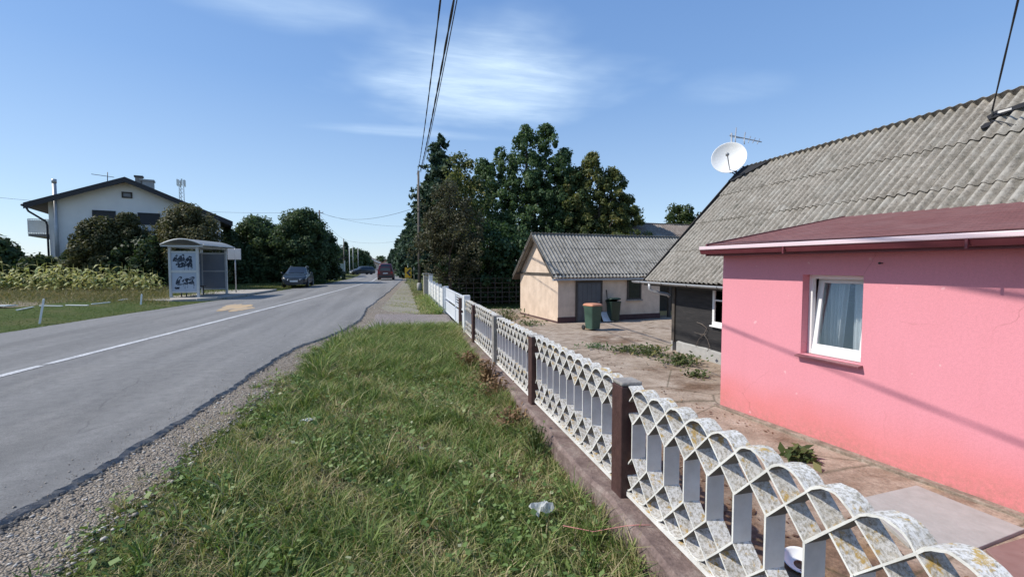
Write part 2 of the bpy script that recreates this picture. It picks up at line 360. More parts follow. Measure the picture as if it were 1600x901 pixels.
curtain_m = mat('lace_curtain', (.85, .86, .87), (.74, .76, .78), 40, .9)
room_m = mat('room_wall', (.34, .33, .32), (.28, .275, .27), 2, .9)
yellow_m = mat('sign_yellow', (.75, .45, .02), (.70, .40, .02), 8, .5)
pale_stone_m = mat('pale_stone', (.62, .56, .47), (.48, .43, .36), 9, .9, .3)  # the pillar stone's own pale colour
cable_m = mat('black_cable', (.018, .019, .024), (.03, .03, .035), 20, .6)
wood_pole = mat('pole_wood', (.12, .10, .085), (.18, .155, .13), 9, .9, .3)
conc_pole = mat('pole_concrete', (.46, .44, .40), (.38, .36, .33), 6, .9, .2)
marking_m = None
def M_marking():
    m, n, b = newmat('worn_road_paint'); v = coords(n); f = n.noise(v, 26, 5, .7); g = n.noise(v, 2.5, 4)
    k = n.math('ADD', f, n.math('MULTIPLY', g, .35))
    c = n.ramp(k, [(.52, (.70, .70, .68)), (.78, (.33, .33, .33))]); n.l.new(c, b.inputs['Base Color']); b.inputs['Roughness'].default_value = .75; return m
marking_m = M_marking()
glass_dark = mat('dark_glass', (.012, .015, .02), (.018, .022, .03), 3, .06, spec=.8)
glass_win = glassmat('window_glass', (.9, .92, .92), .05)

# ------------------------------------------------------------------ mesh builder
def rot_between(a, b):
    return Vector(a).rotation_difference(Vector(b)).to_matrix()
class MB:
    def __init__(s): s.v = []; s.f = []; s.sm = []
    def add(s, vs, fs, smooth=False):
        o = len(s.v); s.v += [tuple(x) for x in vs]; s.f += [tuple(i + o for i in f) for f in fs]; s.sm += [smooth] * len(fs); return s
    def box(s, x0, x1, y0, y1, z0, z1):
        return s.add([(x0, y0, z0), (x1, y0, z0), (x1, y1, z0), (x0, y1, z0), (x0, y0, z1), (x1, y0, z1), (x1, y1, z1), (x0, y1, z1)],
                     [(3, 2, 1, 0), (4, 5, 6, 7), (0, 1, 5, 4), (1, 2, 6, 5), (2, 3, 7, 6), (3, 0, 4, 7)])
    def bar(s, a, b, w, h=None, up=(0, 0, 1)):
        a, b = Vector(a), Vector(b); h = h or w; d = (b - a).normalized(); up = Vector(up)
        if abs(d.dot(up)) > .99: up = Vector((1, 0, 0))
        x = d.cross(up).normalized(); y = x.cross(d).normalized()
        vs = [p + x * sx * w / 2 + y * sy * h / 2 for p in (a, b) for sx, sy in ((-1, -1), (1, -1), (1, 1), (-1, 1))]
        return s.add(vs, [(0, 1, 2, 3), (7, 6, 5, 4), (0, 4, 5, 1), (1, 5, 6, 2), (2, 6, 7, 3), (3, 7, 4, 0)])
    def prism(s, poly, d):
        d = Vector(d); p = [Vector(x) for x in poly]; n = len(p)
        vs = p + [x + d for x in p]
        return s.add(vs, [tuple(range(n))[::-1], tuple(range(n, 2 * n))] + [(i, (i + 1) % n, n + (i + 1) % n, n + i) for i in range(n)])
    def tube(s, pts, r, n=8, smooth=True):
        pts = [Vector(p) for p in pts]; rr = r if isinstance(r, (list, tuple)) else [r] * len(pts)
        vs = []; ref = None
        for i, p in enumerate(pts):
            d = (pts[min(i + 1, len(pts) - 1)] - pts[max(i - 1, 0)]).normalized()
            if ref is None: ref = Vector((1, 0, 0)) if abs(d.x) < .8 else Vector((0, 1, 0))
            x = (ref - d * ref.dot(d)).normalized(); ref = x; y = d.cross(x)
            for k in range(n):
                a = 2 * math.pi * k / n; vs.append(p + (x * math.cos(a) + y * math.sin(a)) * rr[i])
        fs = [(i * n + k, i * n + (k + 1) % n, (i + 1) * n + (k + 1) % n, (i + 1) * n + k) for i in range(len(pts) - 1) for k in range(n)]
        fs += [tuple(range(n))[::-1], tuple(range((len(pts) - 1) * n, len(pts) * n))]
        return s.add(vs, fs, smooth)
    def lathe(s, prof, n=20, org=(0, 0, 0), axis=(0, 0, 1), smooth=True):
        m = rot_between((0, 0, 1), axis); org = Vector(org); vs = []
        for r, z in prof:
            for k in range(n):
                a = 2 * math.pi * k / n; vs.append(org + m @ Vector((r * math.cos(a), r * math.sin(a), z)))
        L = len(prof)
        fs = [(i * n + k, i * n + (k + 1) % n, (i + 1) * n + (k + 1) % n, (i + 1) * n + k) for i in range(L - 1) for k in range(n)]
        if prof[0][0] > 1e-4: fs.append(tuple(range(n))[::-1])
        if prof[-1][0] > 1e-4: fs.append(tuple(range((L - 1) * n, L * n)))
        return s.add(vs, fs, smooth)
    def grid(s, rows, smooth=True):
        m = len(rows[0]); vs = [p for r in rows for p in r]
        return s.add(vs, [(i * m + j, i * m + j + 1, (i + 1) * m + j + 1, (i + 1) * m + j) for i in range(len(rows) - 1) for j in range(m - 1)], smooth)
    def build(s, name, m, parent=None, bevel=0, solid=0):
        me = bpy.data.meshes.new(name); me.from_pydata(s.v, [], s.f)
        me.polygons.foreach_set('use_smooth', s.sm); me.materials.append(m); me.update()
        o = bpy.data.objects.new(name, me); COL.objects.link(o); o.parent = parent
        if solid:
            md = o.modifiers.new('solid', 'SOLIDIFY'); md.thickness = solid; md.offset = 0
        if bevel:
            md = o.modifiers.new('bevel', 'BEVEL'); md.width = bevel; md.segments = 2; md.limit_method = 'ANGLE'
        return o
def fastmesh(name, V, Fs, k, m, parent=None, var=None, smooth=False):
    """V (N,3), Fs (M,k) -> one mesh object; var is a per-vertex random number that picks the leaf's own colour"""
    me = bpy.data.meshes.new(name); V = np.asarray(V, np.float32); Fs = np.asarray(Fs, np.int32)
    me.vertices.add(len(V)); me.vertices.foreach_set('co', V.ravel())
    me.loops.add(Fs.size); me.loops.foreach_set('vertex_index', Fs.ravel())
    me.polygons.add(len(Fs)); me.polygons.foreach_set('loop_start', np.arange(0, Fs.size, k, dtype=np.int32))
    if var is not None:
        a = me.attributes.new('var', 'FLOAT', 'POINT'); a.data.foreach_set('value', np.asarray(var, np.float32))
    me.update(calc_edges=True); me.validate(); me.materials.append(m)
    if smooth: me.polygons.foreach_set('use_smooth', [True] * len(Fs))
    o = bpy.data.objects.new(name, me); COL.objects.link(o); o.parent = parent; return o
def thing(name, label, cat, loc=(0, 0, 0), rz=0, group=None):
    o = bpy.data.objects.new(name, None); COL.objects.link(o); o.location = loc; o.rotation_euler = (0, 0, rz)
    o.empty_display_size = .1
    return tag(o, label, cat, group)
def tag(o, label=None, cat=None, group=None, kind=None):
    if label: o['label'] = label
    if cat: o['category'] = cat
    if group: o['group'] = group
    if kind: o['kind'] = kind
    return o
def copy_tree(o, parent=None):
    c = o.copy(); COL.objects.link(c); c.parent = parent
    for ch in list(o.children): copy_tree(ch, c)
    return c

# ------------------------------------------------------------------ ground shape
XR = np.array([(-20, -3.7), (0, -2.62), (3.5, -2.42), (4.5, -2.31), (7, -2.18), (9.8, -2.02), (11.2, -1.62), (12.4, -1.36), (14.1, -1.18), (18.5, -1.22), (24, -.95), (29.8, -.67), (42, -.25), (55, .3), (70, .1), (90, -.9), (120, -2.4), (250, -9), (700, -34)])
XL = np.array([(-20, -12.1), (5, -10.1), (13.5, -9.25), (17.9, -8.85), (28, -7.8), (49, -6.2), (60, -5.9), (75, -6.3), (120, -9), (250, -16), (700, -42)])
def xr(y): return float(np.interp(y, XR[:, 0], XR[:, 1]))
def xl(y): return float(np.interp(y, XL[:, 0], XL[:, 1]))
def sst(t): t = max(0., min(1., t)); return t * t * (3 - 2 * t)
def lump(x, y, s=1.0): return math.sin(x * 2.1 * s + 1.3) * math.cos(y * 1.7 * s) * .5 + math.sin(x * 5.3 * s + y * 3.1 * s) * .3
YZ = -.80
def gz(x, y):
    l, r = xl(y), xr(y)
    if x < l: return -.03 + .12 * sst((l - x) / 3) + .015 * lump(x, y) * min(1, (l - x))
    if x < r - .02: return -.14
    d = x - r
    near = 1 - sst((y - 9.5) / 2.5)
    z = -.050 - (.205 * near + .06 * (1 - near)) * sst(d / 3.0) + .02 * lump(x, y) * min(1, d)
    if x > 1.62:
        deep = -.86 * (1 - sst((y - 24.3) / 9)) + -.2 * sst((y - 24.3) / 9)
        z = deep if y < 30 else min(z, deep)
    return z
def yz(x, y):      # the yard, with the drive coming down from the gate
    g = sst((y - 9.5) / 2.2) * (1 - sst((y - 16.8) / 2))
    ramp = -.09 + (YZ + .09) * sst((x - 1.7) / 3.3)
    return (YZ * (1 - g) + ramp * g) + .014 * lump(x, y, .8)

def spaced(segs):
    out = []
    for a, b, st in segs: out += list(np.arange(a, b, st))
    out.append(segs[-1][1]); return out
gx = spaced([(-1500, -200, 130), (-200, -40, 16), (-40, -14, 2), (-14, -3, .5), (-3, 1.5, .15), (1.5, 1.7, .05), (1.7, 16, 1.2), (16, 60, 6), (60, 200, 35), (200, 1500, 130)])
gy = spaced([(-400, -20, 38), (-20, 0, 2), (0, 14, .2), (14, 50, 1), (50, 140, 5), (140, 400, 30), (400, 3000, 260)])
g = MB(); g.grid([[(x, y, gz(x, y)) for x in gx] for y in gy]); tag(g.build('ground', ground_m), 'grassy ground on both sides of the road', 'ground', kind='structure')

# road with its ragged broken right edge
def rag(y): return .030 * math.sin(y * 1.3) + .018 * math.sin(y * 4.7 + 1) + .012 * math.sin(y * 11.3 + 2) + .012 * math.sin(y * 27.1)
ry = spaced([(-20, 1.5, .8), (1.5, 20, .05), (20, 60, .4), (60, 250, 6), (250, 700, 50)])
rows = []; rnd = random.Random(3)
for y in ry:
    k = 1 if 0 < y < 60 else 0
    r = xr(y) + k * (rag(y) + rnd.uniform(-.018, .018)) * .75; l = xl(y) + k * .5 * rag(y * .8 + 5)
    rows.append([(l, y, -.10), (l, y, 0)] + [(l + (r - l) * t, y, .03 * (1 - (2 * t - 1) ** 2)) for t in (.25, .5, .75, .92)] + [(r - .02 * k, y, -.001), (r + rnd.uniform(0, .02) * k, y, -.022 - .012 * k * rnd.random()), (r + .015 * k + rnd.uniform(0, .03) * k, y, -.05), (r + .03 * k, y, -.13)])
g = MB(); g.grid(rows, smooth=False); tag(g.build('road', asphalt), 'grey two lane asphalt road with a broken edge', 'road', kind='structure')
def roadz(x, y):
    l, r = xl(y), xr(y); t = (x - l) / (r - l); return .03 * (1 - (2 * t - 1) ** 2)
def cline(y): return float(np.interp(y, [-10, 8.1, 16.6, 26.2, 49, 75, 120, 250], [-7.0, -5.55, -4.88, -4.14, -2.75, -3.0, -5.6, -12.5]))
g = MB()
for a, b in ((-8, 2.5), (2.6, 8.74), (8.83, 62), (64, 90), (94, 130)):
    ys = np.linspace(a, b, max(2, int((b - a) / .5))); rr_ = []
    for y in ys:
        c = cline(y); w = .070 + .008 * math.sin(y * 7)
        rr_.append([(c - w, y, roadz(c, y) + .005), (c + w, y, roadz(c, y) + .005)])
    g.grid(rr_)
tag(g.build('road_marking', marking_m), 'worn white centre line painted on the road', 'road marking', kind='structure')
# ochre dust stain in front of the bus stop
sand_m = mat('ochre_dust', (.55, .36, .16), (.36, .29, .21), 4, .95, lo=.3, hi=.6)
g = MB(); c0 = at(367, 480, .02); 
for (cx, cy, ax, ay) in ((0, 0, .42, 1.3), (.5, -.9, .30, .9), (-.35, .8, .22, .8)):
    ring = []
    for k in range(40):
        a = 2 * math.pi * k / 40; rr = 1 + .18 * math.sin(3 * a + cx) + .1 * math.sin(7 * a) + .08 * math.sin(13 * a)
        x, y = c0.x + cx + ax * rr * math.cos(a), c0.y + cy + ay * rr * math.sin(a); ring.append((x, y, roadz(x, y) + .004 + .001 * (cx + 1)))
    x, y = c0.x + cx, c0.y + cy
    g.add(ring + [(x, y, roadz(x, y) + .006)], [(k, (k + 1) % 40, 40) for k in range(40)])
tag(g.build('road_dust', sand_m), 'ochre patch of spilled sand on the road by the bus stop', 'dust', kind='structure')

def draped(name, x0f, x1f, ys, nx, m, label, zf=None, lift=.012, cat='ground'):
    rows = []
    for y in ys:
        a, b = x0f(y), x1f(y); rows.append([(a + (b - a) * i / nx, y, (zf or gz)(a + (b - a) * i / nx, y) + lift * (1 if 0 < i < nx else .1)) for i in range(nx + 1)])
    g = MB(); g.grid(rows); return tag(g.build(name, m), label, cat, kind='structure')
XG = [(-5, -2.1), (3.3, -1.98), (4.7, -1.96), (6.8, -1.84), (10.4, -1.55), (11.6, -1.2), (12.1, -.6), (12.4, 1.2), (12.5, 1.46), (15.9, 1.46), (16.4, .4), (17.2, -.5), (18.5, -.75), (29.8, -.25), (42, .25), (60, .7)]
XGa = np.array(XG)
def xg(y): return float(np.interp(y, XGa[:, 0], XGa[:, 1]))
draped('gravel_shoulder', lambda y: xr(y) - .22, lambda y: xg(y) + .12 + .05 * math.sin(y * 5), spaced([(-4, 25, .12), (25, 60, .5)]), 14, gravel_m, 'strip of loose gravel along the road edge',
       zf=lambda x, y: gz(max(x, xr(y) + .001), y))
draped('driveway', lambda y: xr(y) + .3, lambda y: 1.6, list(np.arange(12.3, 16.31, .15)), 16, drive_m, 'gravel driveway leading to the white gate', lift=.02)
path_m = M_gravel('path_gravel', (.30, .27, .20), (.40, .37, .28), (.50, .47, .38))
draped('path', lambda y: xg(y) - .1, lambda y: .72 + .06 * math.sin(y * 2), list(np.arange(16.6, 44, .4)), 10, path_m, 'pale trodden gravel path along the far verge', lift=.014)
ysy = spaced([(-4, 9, .4), (9, 19, .3), (19, 25, .5)]); xsy = spaced([(1.66, 6, .25), (6, 16, .8)])
g = MB(); g.grid([[(x, y, yz(x, y)) for x in xsy] for y in ysy]); tag(g.build('yard', yard_m), 'cracked dirty concrete yard behind the fence', 'yard', kind='structure')
draped('lawn', lambda y: xl(y) - 5.2 + .2 * math.sin(y), lambda y: xl(y) - .12 - .1 * math.sin(y * 3), list(np.arange(6, 24.5, .3)), 16, lawn_m, 'mown green lawn strip across the road', lift=.01)
dry_m = M_plinth('dry_field_soil', (.10, .085, .045), (.19, .15, .085), (.26, .22, .13))
draped('field', lambda y: xl(y) - 24, lambda y: xl(y) - 5.1 - .3 * math.sin(y * 2), list(np.arange(12, 30, .5)), 20, dry_m, 'dry field soil under the corn', lift=.015)

# ------------------------------------------------------------------ grass blades
def blades(name, xy, zf, h, w, lean, stops, label, seedhead=False, patch=None, mname=None, az=None):
    N = len(xy); x, y = xy[:, 0], xy[:, 1]
    z = np.array([zf(a, b) for a, b in xy]) - .01
    yaw = RNG.uniform(0, 2 * np.pi, N); la = RNG.uniform(0, 2 * np.pi, N) if az is None else az; le = h * lean * RNG.uniform(.25, 1.1, N)
    dx, dy = np.cos(la) * le, np.sin(la) * le; wx, wy = np.cos(yaw) * w / 2, np.sin(yaw) * w / 2
    V = np.zeros((N, 6, 3), np.float32)
    for i, (t, ws) in enumerate(((0, 1), (.55, .85), (1, .12))):
        cx, cy, cz = x + dx * t ** 1.8, y + dy * t ** 1.8, z + h * (t - .28 * np.minimum(1, lean) * t ** 2.2)
        V[:, 2 * i] = np.stack([cx - wx * ws, cy - wy * ws, cz], 1); V[:, 2 * i + 1] = np.stack([cx + wx * ws, cy + wy * ws, cz], 1)
    b = np.arange(N)[:, None] * 6
    Fq = np.concatenate([b + np.array([[0, 1, 3, 2]]), b + np.array([[2, 3, 5, 4]])])
    v = np.clip(RNG.normal(.5, .2, N) + (patch if patch is not None else 0), 0, 1)
    o = fastmesh(name, V.reshape(-1, 3), Fq, 4, leafmat(mname or name, stops, .6, .3), var=np.repeat(v, 6))
    return tag(o, label, 'grass', kind='stuff')
def pnoise(x, y, s, seed=0):
    return (np.sin(x * s * 1.3 + seed) * np.cos(y * s * 1.1 + seed * 2) + .6 * np.sin(x * s * 2.9 + y * s * 2.3 + seed * 3) + .35 * np.cos(x * s * 6.1 - y * s * 5.3 + seed)) / 1.6
GST = [(0, (.040, .072, .018)), (.28, (.11, .180, .042)), (.52, (.21, .295, .078)), (.76, (.36, .345, .15)), (1, (.52, .43, .25))]
def verge_pts(N, x0, x1, y0, y1, power=1.0):
    u = RNG.uniform(0, 1, N) ** power; y = y0 + (y1 - y0) * u; x = RNG.uniform(x0, x1, N)
    edge = np.interp(y, XGa[:, 0], XGa[:, 1]) + .10 * np.sin(y * 3.3) + .06 * np.sin(y * 9)
    keep = (x > edge + RNG.exponential(.10, N) - .05) & (x < 1.36 - .03 * RNG.uniform(0, 1, N))
    return np.stack([x[keep], y[keep]], 1)
p = verge_pts(150000, -2.3, 1.4, 1.2, 12.2, 1.25)
pn = pnoise(p[:, 0], p[:, 1], 1.6, 1); pn2 = pnoise(p[:, 0], p[:, 1], 3.3, 4)
left = np.clip((p[:, 0] - np.interp(p[:, 1], XGa[:, 0], XGa[:, 1])) / .9, .25, 1)
tall = np.clip((p[:, 1] - 6.5) / 2.5, 0, 1)
h = (.055 + .12 * RNG.uniform(0, 1, len(p)) ** 1.6 + .05 * np.clip(pn, -.6, 1) + .30 * tall * RNG.uniform(.3, 1, len(p))) * left
h = np.clip(h, .03, .42)
kill = (pn2 < -.55) & (RNG.uniform(0, 1, len(p)) < .82)
dry = .34 * np.clip(-pn2, -.3, 1) + .09 - .09 * tall + .07 * np.clip(pn, -1, 1) + .26 * np.clip((p[:, 0] - .75) / .6, 0, 1) * (RNG.uniform(0, 1, len(p)) < .55)
p, h, dry = p[~kill], h[~kill], dry[~kill]
blades('verge_grass', p, gz, h, RNG.uniform(.004, .009, len(p)) * (1 + .05 * p[:, 1]), 1.05, GST, 'green and dry grass of the road verge beside the fence', patch=dry)
# tufts of longer grass, each with its own growth and colour
T = 620; tp = verge_pts(T * 2, -2.0, 1.36, 1.6, 12.1, 1.15)[:T]; tn = pnoise(tp[:, 0], tp[:, 1], 1.3, 7); tall_t = np.clip((tp[:, 1] - 7) / 2, 0, 1)
big = np.where(RNG.uniform(0, 1, len(tp)) < .30 + .45 * tall_t + .2 * (tn > .2), 1.0, .55); cnt = (RNG.integers(22, 60, len(tp)) * (.7 + .5 * tall_t)).astype(int)
edge_t = np.clip((tp[:, 0] - np.interp(tp[:, 1], XGa[:, 0], XGa[:, 1])) / .6, .35, 1)
ci = np.repeat(np.arange(len(tp)), cnt); Nn_ = len(ci); a_ = RNG.uniform(0, 2 * np.pi, Nn_); rr_ = RNG.uniform(0, .055, Nn_) * big[ci]
tx = tp[ci] + np.column_stack([np.cos(a_) * rr_, np.sin(a_) * rr_]); hh = (RNG.uniform(.13, .34, Nn_) * big[ci] + .10 * tall_t[ci]) * edge_t[ci]
tc_ = np.clip(RNG.normal(.02, .16, len(tp)) + .04 * tall_t, -.32, .42)
blades('grass_tufts', tx, gz, hh, RNG.uniform(.005, .010, Nn_) * (1 + .04 * tx[:, 1]), .95, GST, 'longer tufts of green grass in the road verge', patch=tc_[ci] - .02, az=a_ + RNG.normal(0, .5, Nn_), mname='verge_grass')
# the lush clump before the driveway
T = 330; wy = RNG.uniform(7.6, 12.0, T); wx = RNG.uniform(-1.35, 1.2, T); ok = (wx > np.interp(wy, XGa[:, 0], XGa[:, 1]) + .12); wx, wy = wx[ok], wy[ok]; cnt = RNG.integers(18, 44, len(wx)); ci = np.repeat(np.arange(len(wx)), cnt); a_ = RNG.uniform(0, 6.28, len(ci)); r_ = RNG.uniform(0, .10, len(ci))
tx = np.column_stack([wx[ci] + np.cos(a_) * r_, wy[ci] + np.sin(a_) * r_]); hg = (.55 + .6 * RNG.uniform(0, 1, len(wx)))[ci] * RNG.uniform(.16, .44, len(ci))
blades('lush_grass', tx, gz, hg, RNG.uniform(.008, .014, len(ci)) * (1 + .03 * tx[:, 1]), .75, GST, 'tall bright green grass clump in front of the gravel driveway', patch=np.clip(RNG.normal(-.02, .10, len(wx)), -.2, .16)[ci], az=a_, mname='verge_grass')
# grass grown up against the plinth
T = 230; wy = 2.2 + 9.6 * RNG.uniform(0, 1, T); wx = 1.385 - np.abs(RNG.normal(0, .09, T)); cnt = RNG.integers(16, 42, T); ci = np.repeat(np.arange(T), cnt); a_ = RNG.uniform(0, 6.28, len(ci)); r_ = RNG.uniform(0, .05, len(ci))
tx = np.column_stack([np.minimum(1.392, wx[ci] + np.cos(a_) * r_), wy[ci] + np.sin(a_) * r_]); hg = (.5 + .6 * np.clip(pnoise(wx, wy, 1.9, 2) + .4, 0, 1))[ci] * RNG.uniform(.10, .30, len(ci))
blades('plinth_grass', tx, gz, hg, RNG.uniform(.005, .010, len(ci)) * (1 + .04 * tx[:, 1]), .8, GST, 'longer grass growing against the foot of the fence plinth', patch=np.clip(RNG.normal(.10, .22, T), -.3, .5)[ci], mname='verge_grass')
# flattened straw in the dry patches
p = verge_pts(30000, -2.0, 1.4, 1.6, 11, 1.2); pq = pnoise(p[:, 0], p[:, 1], 3.3, 4); p = p[(pq < -.35) | (p[:, 0] > 1.0)]; p = p[: 13000]
blades('straw_thatch', p, gz, RNG.uniform(.03, .09, len(p)), np.full(len(p), .006), 2.6, [(0, (.22, .17, .09)), (.5, (.40, .32, .19)), (1, (.55, .47, .32))], 'pale flattened straw in the dry patches of the verge')
# straw stalks and seed heads
p = verge_pts(2600, -2.0, 1.38, 1.5, 12, 1.2); pn = pnoise(p[:, 0], p[:, 1], 2.2, 9); p = p[pn > -.1]
blades('dry_stalks', p, gz, RNG.uniform(.12, .34, len(p)), np.full(len(p), .005), .9, [(0, (.28, .20, .10)), (.5, (.42, .32, .17)), (1, (.30, .28, .12))], 'pale dry grass stalks standing in the verge')
# further verge beyond the drive, and left of the road
N = 30000; y = 16 + 34 * RNG.uniform(0, 1, N) ** 1.5; x = RNG.uniform(-1, 2.4, N); e = np.interp(y, XGa[:, 0], XGa[:, 1])
ok = (x > e + RNG.exponential(.25, N) - .1) & ((x < 1.42) | (y > 31)) & ((y < 23.5) | (RNG.uniform(0, 1, N) < .6)); p = np.stack([x[ok], y[ok]], 1)
fe = np.clip((p[:, 0] - .62) / .7, 0, 1) * (p[:, 1] < 26); pv = pnoise(p[:, 0], p[:, 1], 1.4, 5)
ok = (fe > .05) | (pv > -.05); p, fe = p[ok], fe[ok]
blades('far_verge_grass', p, gz, .025 + .05 * RNG.uniform(0, 1, len(p)) + .34 * fe * RNG.uniform(.15, 1, len(p)), .012 + .0006 * p[:, 1], 1.0, GST, 'taller grass of the verge beyond the gravel driveway', patch=.26 - .28 * fe, mname='verge_grass')
N = 52000; y = RNG.uniform(6, 58, N); e = np.interp(y, XL[:, 0], XL[:, 1]); x = e - RNG.exponential(3.4, N) - .05; ok = x > e - 14
near = (e - x) < 5.2; lp = np.stack([x[ok], y[ok]], 1); nr = near[ok] & (lp[:, 1] < 24.5)
blades('lawn_grass', lp, gz, np.where(nr, .045, .11) * RNG.uniform(.5, 1.4, len(lp)), .014 + .0004 * lp[:, 1], .9, [(0, (.045, .075, .016)), (.4, (.09, .135, .032)), (.65, (.15, .18, .05)), (1, (.30, .25, .12))], 'short grass across the road around the bus shelter', patch=np.where(nr, -.06, .14))
N = 24000; dd = RNG.uniform(18.5, 27.5, N); uu = RNG.uniform(-120, 262, N)
fp = np.array([tuple(atd(u, 430, d))[:2] for u, d in zip(uu, dd)])
blades('field_weeds', fp, gz, RNG.uniform(.3, 1, N) * np.clip((dd - 17.5) / 14, .06, .6), np.full(N, .022), .9, [(0, (.05, .08, .02)), (.5, (.15, .16, .055)), (1, (.36, .27, .14))], 'dry weeds growing between the corn plants', patch=.12)

# broad leaves in the verge (clover, dock, plantain)
def leaf_cards(P, size, nrm, var, aspect=1.6, jitter=1.0):
    """rhombus leaves: P (N,3) centres, nrm (N,3) facing"""
    N = len(P); nrm = nrm / np.maximum(1e-6, np.linalg.norm(nrm, axis=1, keepdims=True))
    t = RNG.normal(0, 1, (N, 3)); a = np.cross(nrm, t); a /= np.maximum(1e-6, np.linalg.norm(a, axis=1, keepdims=True)); b = np.cross(nrm, a)
    s = np.asarray(size)[:, None]
    V = np.stack([P - a * s * aspect / 2, P + b * s * .5 + a * s * .05, P + a * s * aspect / 2, P - b * s * .5 + a * s * .05], 1).reshape(-1, 3)
    return V, np.arange(N * 4).reshape(-1, 4), np.repeat(var, 4)
p = verge_pts(11500, -1.9, 1.36, 1.8, 9.5, 1.2); pn = pnoise(p[:, 0], p[:, 1], 1.9, 6); p = p[pn > -.05]
zz = np.array([gz(a, b) for a, b in p]) + RNG.uniform(.04, .17, len(p))
P3 = np.column_stack([p, zz]); nn = RNG.normal(0, .45, (len(p), 3)) + np.array([-.2, .1, 1])
V, Fq, vv = leaf_cards(P3, np.clip(RNG.lognormal(-3.85, .45, len(p)), .010, .055), nn, np.clip(RNG.normal(.5, .22, len(p)), 0, 1), 1.4)
clover_m = leafmat('clover_leaf', [(0, (.06, .11, .03)), (.45, (.13, .21, .055)), (.8, (.26, .33, .12)), (1, (.48, .48, .30))], .55, .3)
tag(fastmesh('verge_weeds', V, Fq, 4, clover_m, var=vv), 'small broad leaved weeds low in the verge grass', 'weeds', kind='stuff')

# pebbles on the shoulder
def pebbles(name, xyz, size, m, label):
    N = len(xyz); o = np.array([(1, 0, 0), (0, 1, 0), (-1, 0, 0), (0, -1, 0), (0, 0, 1), (0, 0, -1), (.6, .6, .55), (-.6, .6, .55), (-.6, -.6, .55), (.6, -.6, .55)], np.float32)
    tri = np.array([(0, 1, 6), (1, 2, 7), (2, 3, 8), (3, 0, 9), (6, 1, 7), (7, 2, 8), (8, 3, 9), (9, 0, 6), (4, 6, 7), (4, 7, 8), (4, 8, 9), (4, 9, 6), (1, 0, 5), (2, 1, 5), (3, 2, 5), (0, 3, 5)])
    s = size[:, None, None] * RNG.uniform(.55, 1.2, (N, 1, 3)) * np.array([1, 1, .65]); J = o[None] * (1 + RNG.normal(0, .14, (N, 10, 1)))
    a = RNG.uniform(0, 6.28, N); c, sn = np.cos(a), np.sin(a); Vv = J * s
    X = Vv[..., 0] * c[:, None] - Vv[..., 1] * sn[:, None]; Y = Vv[..., 0] * sn[:, None] + Vv[..., 1] * c[:, None]
    V = np.stack([X, Y, Vv[..., 2]], 2) + xyz[:, None, :]
    Fs = (np.arange(N)[:, None, None] * 10 + tri[None]).reshape(-1, 3)
    oo = fastmesh(name, V.reshape(-1, 3), Fs, 3, m, var=np.repeat(RNG.uniform(0, 1, N), 10)); return tag(oo, label, 'gravel', kind='stuff')
peb_m, n_, b_ = newmat('pebble_stone'); at_ = n_.new('ShaderNodeAttribute', attribute_name='var')
n_.l.new(n_.ramp(at_.outputs['Fac'], [(0, (.16, .135, .11)), (.4, (.32, .275, .22)), (.8, (.45, .40, .33)), (1, (.60, .56, .50))]), b_.inputs['Base Color']); b_.inputs['Roughness'].default_value = .9
N = 16000; y = 2 + 20 * RNG.uniform(0, 1, N) ** 1.7; e0 = np.interp(y, XR[:, 0], XR[:, 1]) - .02; e1 = np.interp(y, XGa[:, 0], XGa[:, 1]) + .25
x = e0 + (e1 - e0) * RNG.uniform(0, 1, N) ** 1.0; ok = x < 1.5; x, y = x[ok], y[ok]
zz = np.array([gz(max(a, xr(b) + .001), b) for a, b in zip(x, y)]) + .014
sz = np.clip(RNG.lognormal(-5.2, .55, len(x)), .003, .024)
pebbles('pebbles', np.column_stack([x, y, zz]), sz, peb_m, 'loose pebbles on the gravel shoulder and driveway')

N = 2600; y = 2 + 16 * RNG.uniform(0, 1, N) ** 1.6; x = np.array([xr(b) for b in y]) + np.abs(RNG.normal(0, .035, N)) - .01
zz = np.array([gz(max(a, xr(b) + .001), b) for a, b in zip(x, y)]) + .012
crumb_m = mat('asphalt_crumb', (.05, .049, .047), (.12, .117, .112), 30, .9)
pebbles('asphalt_crumbs', np.column_stack([x, y, zz]), np.clip(RNG.lognormal(-4.6, .5, N), .004, .032), crumb_m, 'dark crumbs broken off the asphalt edge')
N = 1500; y = 2 + 14 * RNG.uniform(0, 1, N) ** 1.6; x = np.array([xr(b) for b in y]) - RNG.exponential(.16, N)
pebbles('road_grit', np.column_stack([x, y, np.array([roadz(a, b) for a, b in zip(x, y)]) + .003]), np.clip(RNG.lognormal(-5.6, .45, N), .002, .010), peb_m, 'grit strewn over the edge of the asphalt')
